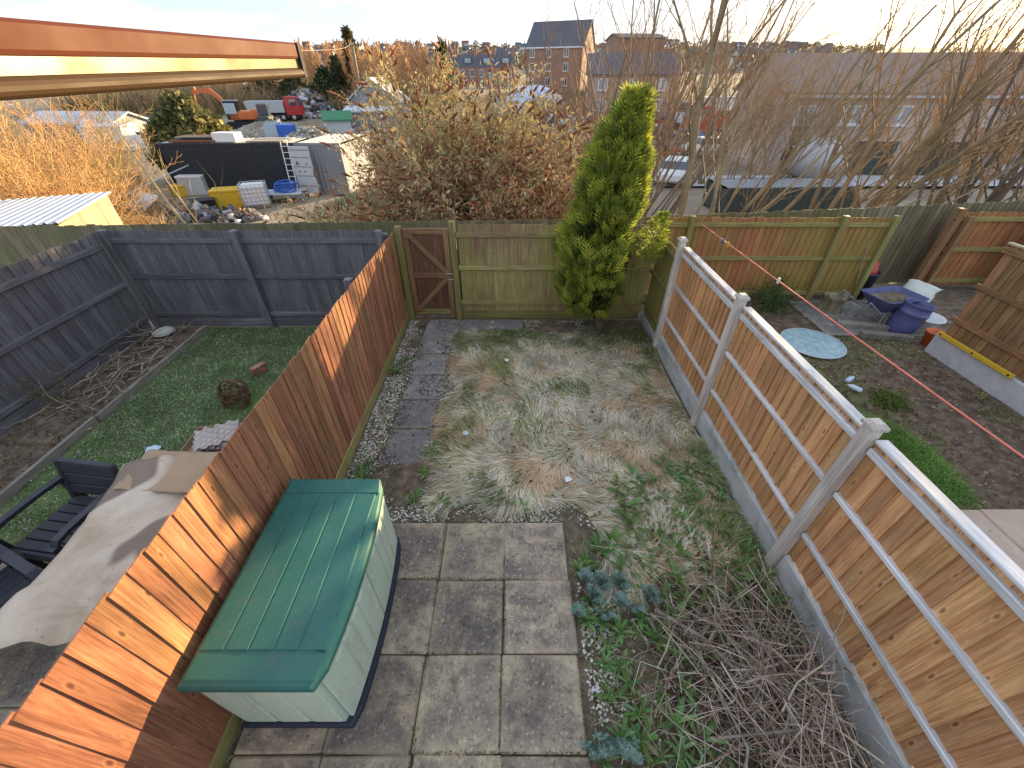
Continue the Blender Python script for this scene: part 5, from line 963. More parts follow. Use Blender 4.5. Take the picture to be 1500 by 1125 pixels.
scrub('green_weeds', 'frosty green weeds beside the dark container', 26000, lambda r, N: (-9.2 + 6.4 * r.rand(N), 12.5 + 12 * r.rand(N)), [(.15, .18, .11), (.22, .24, .17), (.09, .12, .05)], [.4, .3, .3], (.3, .9), (.012, .03), 3, (.1, .8))
scrub('yard_weeds', 'rough dry weeds scattered through the scrapyard', 16000, lambda r, N: (lambda x, y: (x[fnoise(x, y, 7, 4) > .52], y[fnoise(x, y, 7, 4) > .52]))(-30 + 62 * r.rand(N), 30 + 45 * r.rand(N)), [(.40, .29, .15), (.30, .23, .13), (.2, .18, .09)], [.4, .35, .25], (.3, 1.2), (.02, .05), 4)
scrub('undergrowth', 'brown undergrowth at the foot of the bare wood', 26000, lambda r, N: (-75 + 62 * r.rand(N), 78 + 26 * r.rand(N)), [(.44, .31, .17), (.34, .25, .13), (.55, .38, .20)], [.4, .35, .25], (2.0, 6.0), (.04, .10), 5)
scrub('verge_scrub', 'low brown scrub under the bare trees', 12000, lambda r, N: (2.5 + 13 * r.rand(N), 9.4 + 5 * r.rand(N)), [(.30, .23, .13), (.22, .18, .09), (.14, .13, .06)], [.4, .35, .25], (.3, 1.0), (.012, .025), 6)
scrub('far_thicket', 'brown thicket in front of the brick building', 14000, lambda r, N: (2 + 26 * r.rand(N), 62 + 40 * r.rand(N)), [(.30, .20, .13), (.38, .27, .16), (.22, .16, .10)], [.4, .35, .25], (1.5, 4.2), (.04, .09), 7)
n = 16000; r = np.random.RandomState(8); a = r.uniform(-1, 1, n); Y = r.uniform(330, 900, n); X = a * (.75 * Y) - 30; P = np.stack([X, Y, terrain(X, Y) + r.uniform(0, 1, n) ** 1.6 * 5.5 * (.4 + fnoise(X, Y, 25, 3))], 1); o = mobj('far_wood', leafcloud('far_wood', P, r, 2.2, 4.2, attr_cols(n, [(.10, .085, .06), (.14, .12, .085), (.07, .07, .04)], [1, 1, 1], .3, r), 'foliage', .9)); tag(o, kind='stuff'); o['label'] = 'distant hedges and trees on the far hillside'

# twiggy shrubs in the golden scrub, and bare trees further back on the right
PS = dict(n=[6, 5, 4], wob=[.10, .14, .18], up=[.0, .03, .02], tap=.3, kids=[1.7, 1.6, 0], start=[.15, .1, 0], ang=[.5, .6], len=[.5, .5], rr=.6)
def twig_meshes(seed, n, tilt, spread, L, rad, prm, col, rmin):
    r = np.random.RandomState(seed); S, C = [], []
    for (off, d, l, ra) in stems_fan(n, r, tilt, spread, L, rad): grow(S, C, r, off, d, l, ra, 0, prm, np.array(col))
    S = np.array(S); C = np.array(C); S[:, 6:8] = np.maximum(S[:, 6:8], rmin); big = S[:, 6] > rad * .45; return seg_mesh('stems', S[big], M['twig_warm'], 5, C[big]), seg_mesh('twigs', S[~big], M['twig_warm'], 3, C[~big])
gs = [twig_meshes(80 + k, 16, 0, .45, 3.4, .022, PS, c, .006) for k, c in enumerate(((.58, .40, .19), (.48, .32, .16), (.36, .30, .14)))]
rg_ = random.Random(12)
for k in range(26):
    Y = rg_.uniform(12.5, 29); X = -(.93 + .42 * rg_.random()) * Y; t = thing('golden_shrub', 'twiggy golden-brown shrub in the scrub left of the container', 'shrub', (X, Y, tz(X, Y)), rg_.uniform(0, 6), 'golden shrubs left of the container'); s = rg_.uniform(.7, 1.25); t.scale = (s, s, s); m = gs[k % 3]; mobj('stems', m[0], t); mobj('twigs', m[1], t)
P3 = dict(P1, kids=[2.0, 1.9, 1.4, 0])
for k, (xp, Y, n, L, c, lab) in enumerate(((1265, 14.0, 6, 8.0, (.40, .27, .13), 'bare golden-twigged tree between the garages and the pale road'), (1330, 15.5, 7, 7.0, (.42, .28, .14), 'bare golden-twigged tree standing on the near road verge'), (1440, 14.5, 7, 8.0, (.36, .25, .14), 'tall bare tree left of the dark trunk cluster'), (1500, 16.0, 6, 8.0, (.34, .24, .14), 'tall bare tree behind the dark trunk cluster'), (1120, 23.0, 8, 5.6, (.34, .25, .15), 'low bare tree beside the mixer drum'), (1060, 25.0, 8, 5.8, (.32, .24, .15), 'low bare tree beside the white parked car'), (890, 30.0, 9, 7.2, (.36, .25, .16), 'bare tree rising from the thicket beyond the conifer'), (965, 34.0, 9, 8.0, (.33, .23, .15), 'bare tree before the pale brick house'), (1190, 24.0, 7, 5.4, (.36, .26, .15), 'low bare tree in front of a garage door'), (1020, 27.0, 10, 6.4, (.34, .25, .16), 'bare tree left of the red pickup lorry'), (1085, 28.0, 10, 6.2, (.38, .27, .16), 'bare tree beside the gable end of the rendered block'), (1150, 27.0, 9, 6.2, (.40, .28, .16), 'bare tree half hiding the rendered block windows'), (912, 14.0, 6, 8.0, (.30, .22, .14), 'slim bare tree rising behind the conifer'), (955, 15.5, 7, 8.2, (.30, .23, .15), 'slim bare tree between conifer and straight-stemmed tree'), (840, 20.0, 7, 6.8, (.32, .23, .15), 'slim bare tree right of the buddleia'))):
    tree_thing('bare_tree', lab, base(xp, Y), stems_fan(n, np.random.RandomState(40 + k), .12, .3, L, .06), P3, 90 + k, c)
# ================================================================== scrapyard and buildings
M['roofbrown'] = plain('brown_tiles', (.27, .2, .165), .85)
def place(t, x, y, dz=0): t.location = (x, y, tz(x, y) + dz); return t
def corrug(mb, x0, x1, y, z0, z1, n, amp, flip=False, axis='y'):
    pts = [(x0 + (x1 - x0) * k / (4 * n), (0, 0, amp, amp)[k % 4]) for k in range(4 * n + 1)]; vs = []
    for z in (z0, z1): vs += [(x, y - a, z) if axis == 'y' else (y + a, x, z) for x, a in pts]
    m = len(pts); mb._add(vs, [(k, k + 1, m + k + 1, m + k) for k in range(m - 1)])
# shed with a ribbed metal roof just behind the rear fence
sh = thing('metal_roof_shed', 'shed with ribbed pale metal roof right behind the rear fence', 'shed', (-9.9, 9.0, tz(-9.9, 9.2)))
sh.rotation_euler = (0, 0, R(24)); rz = 1.13 - sh.location.z
rf = MB(); prof_ = []; n = 30
for k in range(n): x = -5.2 + 5.28 * k / n; prof_ += [(x, rz), (x + .09, rz), (x + .11, rz + .03), (x + .15, rz + .03)]
prof_.append((.08, rz)); m = len(prof_); vs = [(x, -.12, z) for x, z in prof_] + [(x, 3.35, z - .06) for x, z in prof_]; rf._add(vs, [(k, k + 1, m + k + 1, m + k) for k in range(m - 1)]); rf._add([(x, y, z - .012) for x, y, z in vs], [(k + 1, k, m + k, m + k + 1) for k in range(m - 1)]); rf.build('roof', M['roofmetal'], sh)
MB().box(-5.1, -.03, 0, 3.2, 0, rz - .09).build('wall', M['timber'], sh)
for k in range(24): MB().cbox(-.028, .004, .01 + k * .133, .135 + k * .133, .0, rz - .07, .006).build('board', M['wood_cream'], sh)
# shipping containers
def container(name, label, loc, rz, L, Wd, Hh, mat, doors=None, roof=None):
    c = thing(name, label, 'container', loc, rz); b_ = MB(); corrug(b_, -L / 2 + .1, L / 2 - .1, -Wd / 2 + .05, .15, Hh - .1, int(L / .28), .04); corrug(b_, L / 2 - .1, -L / 2 + .1, Wd / 2 - .05, .15, Hh - .1, int(L / .28), -.04); corrug(b_, -Wd / 2 + .1, Wd / 2 - .1, L / 2 - .06, .15, Hh - .1, 8, .03, axis='x'); corrug(b_, Wd / 2 - .1, -Wd / 2 + .1, -L / 2 + .06, .15, Hh - .1, 8, -.03, axis='x'); b_.build('wall', mat, c)
    f = MB()
    for x in (-L / 2, L / 2 - .12):
        for y in (-Wd / 2, Wd / 2 - .12): f.box(x, x + .12, y, y + .12, 0, Hh)
    f.box(-L / 2 + .121, L / 2 - .121, -Wd / 2 + .002, -Wd / 2 + .1, Hh - .12, Hh - .002); f.box(-L / 2 + .121, L / 2 - .121, Wd / 2 - .1, Wd / 2 - .002, Hh - .12, Hh - .002); f.box(-L / 2 + .121, L / 2 - .121, -Wd / 2 + .002, Wd / 2 - .002, .02, .16); f.build('frame', mat, c)
    r = MB(); corrug(r, -L / 2 + .1, L / 2 - .1, 0, -Wd / 2 + .1, Wd / 2 - .1, int(L / .3), .02); r.v = [(x, z, Hh - .02 - y) for x, y, z in r.v]; r.build('roof', roof or mat, c); return c
c1 = container('shipping_container', 'dark navy shipping container loaded with junk on its roof', (-15.6, 26.2, -1.84), R(1), 7.4, 2.44, 2.6, M['cont'], roof=M['stonepale'])
c2 = container('shipping_container', 'grey corrugated container with pale open door', (-10.45, 27.2, -1.84), R(-4), 2.6, 4.4, 2.6, M['grey'], roof=M['cream'])
dr = thing('container_door', 'pale open container door with small black marks', 'container door', (-11.45, 24.6, -1.84), R(-8)); dd = MB().cbox(-.58, .58, -.03, .03, .12, 2.5, .015).build('panel', M['ltgrey'], dr)
for z in (.55, 1.05, 1.5, 1.95, 2.3): MB().box(-.52, .52, -.037, -.0305, z, z + .05).build('rib', M['grey'], dr)
for (x, z) in ((-.3, 1.7), (-.36, 1.62), (-.24, 1.62), (.22, 1.62), (-.28, 1.25), (.02, 1.25)): MB().box(x, x + .07, -.038, -.0305, z, z + .08).build('mark', M['black'], dr)
ld = thing('ladder', 'white ladder leaning on the dark navy container', 'ladder', (-12.2, 24.4, -1.84), R(4))
for x in (-.17, .17): MB().tube([(x, 0, 0), (x, .42, 2.7)], .03, 6).build('rail', M['white'], ld)
for k in range(9): t_ = (k + .7) / 9.5; MB().tube([(-.17, .42 * t_, 2.7 * t_), (.17, .42 * t_, 2.7 * t_)], .018, 6).build('rung', M['white'], ld)
# junk on the container roof
zr = c1.location.z + 2.62
def stack(name, label, loc, rz, items, cat):
    t = thing(name, label, cat, loc, rz)
    for (n_, x0, x1, y0, y1, z0, z1, m_) in items: MB().cbox(x0, x1, y0, y1, z0, z1, .012).build(n_, M[m_], t)
    return t
stack('timber_stack', 'dark boards stacked on the container roof', (-17.4, 25.8, zr), R(3), [('plank', -1.2, 1.2, -.7 + .3 * k, -.45 + .3 * k, .0 + .01 * k, .09 + .02 * k, ('rust', 'black', 'timber')[k % 3]) for k in range(5)] + [('plank', -.9, 1.4, -.5 + .35 * k, -.25 + .35 * k, .18, .24, ('timber', 'rust')[k % 2]) for k in range(3)], 'boards')
stack('white_crate', 'white tub lying on the container roof', (-15.6, 25.6, zr), R(-5), [('tub', -.65, .65, -.35, .35, 0, .42, 'white')], 'tub')
stack('timber_stack', 'pale planks lying along the container roof edge', (-13.4, 25.7, zr), R(2), [('plank', -1.0, 1.0, -.6 + .32 * k, -.35 + .32 * k, .0, .07, ('wood_cream', 'stonepale', 'timber')[k % 3]) for k in range(5)], 'planks')
# IBC tank in its cage
ib = thing('liquid_tank', 'white cube tank in a wire cage on the yard', 'tank', (0, 0, 0), R(22)); q = G(380, 302, -1.85); place(ib, q.x, q.y); MB().cbox(-.55, .55, -.47, .47, .14, 1.08, .06).build('bottle', M['white'], ib); MB().box(-.6, .6, -.5, .5, 0, .12).build('pallet', M['timber'], ib)
cg = MB()
for z in np.linspace(.16, 1.12, 6): cg.tube([(-.59, -.49, z), (.59, -.49, z), (.59, .49, z), (-.59, .49, z), (-.59, -.49, z)], .014, 5)
for x in np.linspace(-.59, .59, 7):
    for y in (-.49, .49): cg.tube([(x, y, .12), (x, y, 1.12)], .014, 5)
for y in np.linspace(-.33, .33, 4):
    for x in (-.59, .59): cg.tube([(x, y, .12), (x, y, 1.12)], .014, 5)
cg.build('cage', M['ltgrey'], ib)
# hose coil, boxes, hull, buckets, hutch
q = G(420, 285, -1.5); hs = thing('hose_coil', 'coil of bright blue hose on a grey bench', 'hose', (q.x, q.y, tz(q.x, q.y) + .5)); o = MB()
for k in range(5): o.tube([(.55 * math.cos(a) + .03 * k, .45 * math.sin(a), .05 + .09 * k + .05 * math.sin(a * 2 + k)) for a in np.linspace(0, 6.28, 22)], .04, 6, False)
o.build('coil', M['blue'], hs)
stack('bench', 'grey bench holding the blue hose coil', (q.x, q.y, tz(q.x, q.y)), .1, [('top', -1.2, .9, -.6, .6, .42, .49, 'ltgrey'), ('leg', -1.1, -.95, -.5, .5, 0, .42, 'grey'), ('leg', .65, .8, -.5, .5, 0, .42, 'grey')], 'bench')
def yard_box(name, label, xp, yp, zb, s, mat, rz, cat, lidm=None):
    q = G(xp, yp, zb); t = thing(name, label, cat, (q.x, q.y, tz(q.x, q.y)), rz); dz = 0; MB().cbox(-s[0], s[0], -s[1], s[1], 0, s[2], .03).build('body', M[mat], t); MB().cbox(-s[0] * 1.03, s[0] * 1.03, -s[1] * 1.03, s[1] * 1.03, s[2] + .002, s[2] * 1.08 + .03, .01).build('lid', M[lidm or mat], t); return t
yard_box('chest_freezer', 'grey and navy chest among yellow tubs', 292, 285, -1.8, (.65, .4, .9), 'ltgrey', .15, 'chest', 'white'); yard_box('yellow_tub', 'yellow tub beside the curved hull', 340, 300, -1.8, (.7, .5, .75), 'yellow', .3, 'tub'); yard_box('yellow_tub', 'small tilted yellow crate by the wire pen', 268, 287, -1.8, (.45, .35, .5), 'yellow', -.4, 'crate')
yard_box('blue_crate', 'bright blue crate under the container wall', 318, 272, -1.8, (.5, .4, .6), 'blue', .6, 'crate'); yard_box('orange_tub', 'orange-red tub against the container', 385, 268, -1.8, (.35, .35, .45), 'orange', .1, 'tub'); yard_box('white_hutch', 'white framed hutch near the ladder', 432, 264, -1.8, (.45, .3, .9), 'white', .1, 'hutch'); yard_box('black_bin', 'black bin lying by the rear fence', 300, 308, -1.8, (.6, .4, .5), 'black', .5, 'bin')
yard_box('blue_drum_rack', 'blue trolley stood against the dark container', 393, 262, -1.8, (.12, .12, 1.1), 'blue', .1, 'trolley')
q = G(372, 272, -1.8); hl = thing('boat_hull', 'small open boat hull lying before the container', 'boat', (q.x, q.y, tz(q.x, q.y)), R(20)); lo = []
for k in range(9): u = -1 + 2 * k / 8; w_ = .5 * (1 - max(0, u) ** 2.2) + .03; lo.append([(u * 1.5, -w_, .62 + .1 * u), (u * 1.5, -w_ * .7, .18 + .1 * max(0, u)), (u * 1.5, 0, .05 + .2 * max(0, u) ** 2), (u * 1.5, w_ * .7, .18 + .1 * max(0, u)), (u * 1.5, w_, .62 + .1 * u), (u * 1.5, w_ * .85, .62 + .1 * u), (u * 1.5, 0, .16 + .2 * max(0, u) ** 2), (u * 1.5, -w_ * .85, .62 + .1 * u)])
MB().loops(lo, smooth=True).build('hull', M['stonepale'], hl)
# wire pen
pn = thing('wire_pen', 'low wire fence with pale top rail in front of the container', 'fence', (-10.5, 17, tz(-10.5, 17)))
pts = [G(165, 295, -.7), G(240, 258, -.5), G(290, 235, -.2), G(342, 229, -.1), G(352, 250, -1.0)]
for a, c_ in zip(pts[:-1], pts[1:]): MB().tube([a - pn.location, c_ - pn.location], .03, 6).build('rail', M['ltgrey'], pn)
for p in pts[:-1]: g = Vector((p.x, p.y, tz(p.x, p.y))); MB().tube([g - pn.location, p - pn.location], .03, 6).build('post', M['timber'], pn)
# heaps of scrap and rubble: a mound with broken pieces
def heap(name, label, x, y, s, pal, n, seed, pc=(.1, .5), cat='heap', mat='yard', flat=.35):
    r = np.random.RandomState(seed); t = thing(name, label, cat, (x, y, tz(x, y) - .1)); k = 15; V, Fq = [], []
    for i in range(k):
        for j in range(24): rr_ = i / (k - 1); a = j / 24 * 6.283; V.append((rr_ * s[0] * math.cos(a), rr_ * s[1] * math.sin(a), s[2] * max(0, (math.cos(PI * rr_) * .5 + .5)) * (.7 + .6 * float(vnoise(rr_ * 3 * math.cos(a), rr_ * 3 * math.sin(a), 1, seed)))))
    for i in range(k - 1):
        for j in range(24): Fq.append((i * 24 + j, i * 24 + (j + 1) % 24, (i + 1) * 24 + (j + 1) % 24, (i + 1) * 24 + j))
    m_ = MB(); m_._add(V, Fq, True); m_.build('mound', M[mat], t); rr_ = np.sqrt(r.rand(n)) * .95; a = r.uniform(0, 6.28, n); P = np.stack([rr_ * s[0] * np.cos(a), rr_ * s[1] * np.sin(a), s[2] * (np.cos(PI * rr_) * .5 + .5) * 1.02 + .04], 1); cube = np.array([[x_, y_, z_] for z_ in (-1, 1) for (x_, y_) in ((-1, -1), (1, -1), (1, 1), (-1, 1))], float)
    sz = r.uniform(pc[0], pc[1], (n, 3)) * np.array([1, .7, flat]) / 2; V = cube[None] * sz[:, None]; q_, _ = np.linalg.qr(r.normal(0, 1, (n, 3, 3)) + np.eye(3) * 1.6); V = np.einsum('nij,nkj->nki', q_, V) + P[:, None]; f = np.array([[3, 2, 1, 0], [4, 5, 6, 7], [0, 1, 5, 4], [1, 2, 6, 5], [2, 3, 7, 6], [3, 0, 4, 7]])
    o = mobj('pieces', np_mesh('pieces', V.reshape(-1, 3), (f[None] + (np.arange(n) * 8)[:, None, None]).reshape(-1, 4), None, M['stone'], np.repeat(attr_cols(n, pal, [1] * len(pal), .3, r), 8, axis=0)), t); tag(o, kind='stuff'); return t
RUB = [(.35, .32, .29), (.45, .43, .40), (.28, .24, .2), (.55, .55, .55)]; JNK = [(.34, .34, .35), (.08, .08, .09), (.20, .12, .08), (.48, .48, .47), (.12, .14, .18), (.26, .2, .13), (.03, .03, .035), (.16, .14, .12)]
def heap_px(name, label, xp, yp, s, pal, n, seed, **kw): q = G(xp, yp, -1.8); return heap(name, label, q.x, q.y, s, pal, n, seed, **kw)
heap_px('rubble_heap', 'grey rubble heap left of the olive bush', 180, 212, (4.5, 3.5, 2.3), RUB, 420, 1); heap_px('rubble_heap', 'pale rubble bank behind the dark container', 400, 198, (7, 2.6, 1.3), RUB, 500, 2); heap_px('rubble_heap', 'broken concrete heap below the blue cab', 455, 208, (4.2, 2.5, 1.2), RUB, 380, 3)
heap_px('scrap_heap', 'heap of crushed metal beside the red tipper truck', 455, 172, (5.5, 3.5, 3.2), JNK, 420, 4, pc=(.4, 1.6)); heap_px('scrap_heap', 'scrap metal heap below the telegraph pole', 540, 225, (3.6, 2.2, 1.8), JNK, 360, 5, pc=(.2, 1.0))
heap_px('scrap_heap', 'loose junk behind the rear fence by the white hood', 262, 316, (2.2, 1.1, .4), JNK, 200, 6, pc=(.2, .9)); heap_px('scrap_heap', 'junk spread along the rear fence under dry stems', 340, 318, (1.8, .9, .35), JNK, 150, 7, pc=(.15, .7)); heap_px('rubble_heap', 'pale rubble ridge in front of the workshop', 520, 188, (6, 3, 1.2), RUB, 360, 8)
heap_px('scrap_heap', 'dark clutter of parts behind the conifer', 835, 300, (2.6, 2, 1.0), JNK + [(.1, .15, .5)], 240, 9, pc=(.2, .8)); heap_px('scrap_heap', 'scattered scrap beyond the buddleia', 830, 190, (9, 5, 1.3), JNK, 420, 10, pc=(.4, 1.6)); heap_px('scrap_heap', 'mixed scrap near the white car behind the trees', 935, 215, (8, 5, 1.6), JNK + [(.5, .06, .04)], 420, 11, pc=(.3, 1.5))
q = G(212, 308, -1.5); hd_ = thing('white_hood', 'white vehicle hood tilted on the junk behind the fence', 'car hood', (q.x, q.y, tz(q.x, q.y) + .25), R(-25)); MB().loops([[(-.75, -.5, .2), (.75, -.5, .1), (.65, .55, .62), (-.65, .55, .7)], [(-.7, -.46, .27), (.7, -.46, .17), (.6, .5, .70), (-.6, .5, .78)]]).build('panel', M['white'], hd_); MB().cbox(-.5, .5, -.42, -.1, .0, .12, .02).build('grille', M['black'], hd_)
# ------------------------------------------------------------------ vehicles
def wheel(t, x, y, r, w=.22, mat='rubber'):
    Mw_ = Matrix.Translation((x, y, r)) @ Matrix.Rotation(R(90), 4, 'X'); o = MB().lathe([(r * .55, -w / 2), (r * .92, -w / 2), (r, -w * .3), (r, w * .3), (r * .92, w / 2), (r * .55, w / 2)], 18, M=Mw_).build('tyre', M[mat], t); MB().lathe([(0, -w * .42), (r * .55, -w * .42), (r * .55, w * .42), (0, w * .42)], 14, M=Mw_).build('rim', M['ltgrey'], o)
def car(label, loc, rz, mat):
    c = thing('parked_car', label, 'car', loc, rz); sec = [(-2.1, .45, .72, .74), (-1.95, .30, .92, .82), (-1.2, .25, .98, .86), (0, .25, .98, .87), (1.1, .25, .95, .86), (1.85, .28, .80, .80), (2.1, .42, .62, .70)]; lo = [[(x, -w, z0), (x, -w * 1.02, (z0 + z1) / 2), (x, -w * .94, z1), (x, w * .94, z1), (x, w * 1.02, (z0 + z1) / 2), (x, w, z0)] for x, z0, z1, w in sec]; MB().loops(lo, smooth=True).build('body', M[mat], c)
    top = lambda z, s, xo: [(xo - 1.15 * s - .1, -.80 * s, z), (xo + 1.05 * s, -.80 * s, z), (xo + 1.05 * s, .80 * s, z), (xo - 1.15 * s - .1, .80 * s, z)]
    g = MB().loops([top(.95, 1, -.25), top(1.36, .76, -.32)]).build('glasshouse', M['pane'], c); MB().loops([top(1.361, .77, -.32), top(1.42, .68, -.32)]).build('roof', M[mat], c)
    for x in (-1.3, 1.32):
        for y in (-.76, .76): wheel(c, x, y, .31)
    for y in (-.58, .58): MB().cbox(2.0, 2.1, y - .16, y + .16, .62, .72, .02).build('headlight', M['white'], c)
    return c
def carpx(label, xp, yp, rz, mat): q = G(xp, yp, -1.8); return car(label, (q.x, q.y, tz(q.x, q.y)), rz, mat)
carpx('white car parked behind the straight bare tree', 985, 268, R(65), 'white'); carpx('silver car parked at the end of the pale road', 1478, 262, R(25), 'ltgrey'); carpx('blue car beside the red pickup', 1010, 212, R(20), 'blue'); carpx('white car under the lorry cab', 1040, 228, R(5), 'white'); carpx('red car in front of the white lorry', 985, 188, R(10), 'red'); carpx('silver car among scrap beyond the buddleia', 900, 196, R(-15), 'ltgrey'); carpx('dark car near the brown thicket', 870, 178, R(10), 'navy')
def lorry(label, loc, rz, cabm, bodym, tip=True, L=7.5):
    t = thing('tipper_truck', label, 'truck', loc, rz); cb = MB().loops([[(L / 2 - 2, -1.2, .8), (L / 2, -1.2, .8), (L / 2, 1.2, .8), (L / 2 - 2, 1.2, .8)], [(L / 2 - 2, -1.22, 1.9), (L / 2, -1.22, 1.9), (L / 2, 1.22, 1.9), (L / 2 - 2, 1.22, 1.9)], [(L / 2 - 1.9, -1.12, 3.0), (L / 2 - .35, -1.12, 3.0), (L / 2 - .35, 1.12, 3.0), (L / 2 - 1.9, 1.12, 3.0)]]).build('cab', M[cabm], t)
    MB().loops([[(L / 2 + .012, -1.0, 1.95), (L / 2 + .012, 1.0, 1.95), (L / 2 - .27, .95, 2.85), (L / 2 - .27, -.95, 2.85)], [(L / 2 + .03, -.98, 1.97), (L / 2 + .03, .98, 1.97), (L / 2 - .25, .93, 2.83), (L / 2 - .25, -.93, 2.83)]]).build('windscreen', M['pane'], t)
    for s in (-1, 1): MB().box(L / 2 - 1.3, L / 2 - .3, s * 1.2 - .04, s * 1.2 + .04, 1.95, 2.7).build('side_window', M['pane'], t)
    b_ = MB(); x0, x1 = -L / 2, L / 2 - 2.15
    if tip: b_.loops([[(x0 + .2, -1.0, 1.1), (x1 - .1, -1.0, 1.1), (x1 - .1, 1.0, 1.1), (x0 + .2, 1.0, 1.1)], [(x0, -1.25, 2.5), (x1, -1.25, 2.5), (x1, 1.25, 2.5), (x0, 1.25, 2.5)], [(x0 + .1, -1.15, 2.5), (x1 - .1, -1.15, 2.5), (x1 - .1, 1.15, 2.5), (x0 + .1, 1.15, 2.5)], [(x0 + .3, -.9, 1.4), (x1 - .2, -.9, 1.4), (x1 - .2, .9, 1.4), (x0 + .3, .9, 1.4)]])
    else: b_.cbox(x0, x1, -1.25, 1.25, 1.1, 3.4, .04)
    b_.build('body', M[bodym], t); MB().box(-L / 2 + .1, L / 2 - .4, -.45, .45, .7, 1.05).build('chassis', M['black'], t)
    for x in (L / 2 - 1.1, -L / 2 + 1.1, -L / 2 + 2.4, L / 2 - 2.6):
        for y in (-1.02, 1.02): wheel(t, x, y, .5, .32)
    return t
q = G(405, 162, -1.8); lorry('red tipper truck with pale body in the scrapyard', ((403 - CXP) / F / 1.215 * 72, 72, tz(-34, 72)), R(8), 'red', 'ltgrey'); lorry('white box lorry seen through the bare trees', (24.5, 60, tz(24.5, 60)), R(200), 'white', 'white', False, 8); lorry('red pickup lorry seen through the bare trees', (21.5, 50, tz(21.5, 50)), R(190), 'red', 'red', True, 6.5)
# tracked digger
q = G(362, 178, -1.8); ex = thing('tracked_digger', 'orange tracked digger with dark cab in the scrapyard', 'digger', (q.x, 62, tz(q.x, 62)), R(190)); ex.location.x = (360 - CXP) / F / 1.19 * 62
for s in (-1, 1): MB().loops([[(-1.9, s * 1.2 - .28, .35), (-1.6, s * 1.2 - .28, 0), (1.6, s * 1.2 - .28, 0), (1.9, s * 1.2 - .28, .35), (1.6, s * 1.2 - .28, .8), (-1.6, s * 1.2 - .28, .8)], [(-1.9, s * 1.2 + .28, .35), (-1.6, s * 1.2 + .28, 0), (1.6, s * 1.2 + .28, 0), (1.9, s * 1.2 + .28, .35), (1.6, s * 1.2 + .28, .8), (-1.6, s * 1.2 + .28, .8)]]).build('track', M['rubber'], ex)
MB().cbox(-1.9, 1.2, -1.25, 1.25, .95, 1.9, .12).build('house', M['orange'], ex); MB().cbox(-2.3, -1.4, -1.2, 1.2, 1.0, 2.1, .15).build('counterweight', M['orange'], ex); cbn = MB().cbox(.0, 1.5, .25, 1.25, 1.0, 2.9, .08).build('cab', M['black'], ex); MB().cbox(.15, 1.52, .3, 1.27, 1.6, 2.75, .03).build('cab_glass', M['pane_light'], cbn); MB().cbox(-.1, 1.6, .2, 1.3, 2.91, 3.05, .04).build('cab_roof', M['grey'], cbn)
def arm(name, pts, w, m): MB().loops([[(p[0] - 0, -w - .3, p[1] - p[2]), (p[0], w - .3, p[1] - p[2]), (p[0], w - .3, p[1] + p[2]), (p[0], -w - .3, p[1] + p[2])] for p in pts]).build(name, M[m], ex)
arm('boom', [(1.0, 1.5, .2), (2.0, 3.0, .32), (2.9, 3.9, .3), (3.8, 4.0, .22), (4.8, 3.8, .15)], .17, 'orange'); arm('stick', [(4.55, 4.25, .12), (4.9, 3.7, .3), (5.15, 1.2, .12)], .14, 'orange'); MB().prism([(4.7, .1), (5.3, 0), (5.6, .5), (5.3, 1.15), (4.9, 1.1)], -.75, .15, 'y').build('bucket', M['rust'], ex)
ldr = thing('wheel_loader', 'dark wheeled loader beside the orange digger', 'loader', ((392 - CXP) / F / 1.19 * 60, 60, tz(-33, 64)), R(100)); MB().cbox(-1.3, .9, -.7, .7, .7, 1.5, .1).build('body', M['dkgreen'], ldr); MB().cbox(-.5, .6, -.6, .6, 1.5, 2.7, .06).build('cab', M['pane'], ldr)
for x in (-.9, .9):
    for y in (-.8, .8): wheel(ldr, x, y, .6, .4)
MB().loops([[(1.5, -1, .2), (2.1, -1, .1), (2.1, 1, .1), (1.5, 1, .2)], [(1.4, -1, .9), (2.0, -1, 1.0), (2.0, 1, 1.0), (1.4, 1, .9)]]).build('bucket', M['stonepale'], ldr)
bc = thing('vehicle_cab', 'scrapped cab with blue box lying near the rubble', 'cab', ((412 - CXP) / F / 1.17 * 50, 50, tz(-24, 50)), R(8)); MB().loops([[(-1.4, -.8, 0), (0, -.8, 0), (0, .8, 0), (-1.4, .8, 0)], [(-1.2, -.7, 1.5), (0, -.7, 1.5), (0, .7, 1.5), (-1.2, .7, 1.5)]]).build('cab', M['pane_light'], bc); MB().cbox(.02, 1.5, -.8, .8, .0, 1.35, .05).build('box', M['blue'], bc)
# mixer drum, skip
mxr = thing('mixer_drum', 'white and pale concrete mixer drum behind the bare trees', 'mixer drum', (18.0, 27.0, tz(18, 27) + .0), R(4)); MB().lathe([(.45, -1.7), (.95, -.9), (1.15, .1), (1.0, .9), (.55, 1.5), (0, 1.5)], 24, M=Matrix.Translation((0, 0, 1.5)) @ Matrix.Rotation(R(96), 4, 'Y')).build('drum', M['ltgrey'], mxr); MB().box(-1.6, 1.6, -.7, .7, 0, .5).build('cradle', M['grey'], mxr); MB().lathe([(.46, -1.8), (.46, -1.55)], 20, M=Matrix.Translation((0, 0, 1.5)) @ Matrix.Rotation(R(96), 4, 'Y')).build('mouth', M['black'], mxr)
skp = container('skip_container', 'low dark green skip beneath the mixer drum', (13.2, 21.5, tz(13, 21.5)), R(3), 6.4, 2.2, 1.25, M['dkgreen'], roof=M['grey'])
tp = thing('tarp_mound', 'pale blue tarpaulin over a rounded load before the terrace', 'tarpaulin', (3.2, 78, tz(3.2, 78)));
lo = []
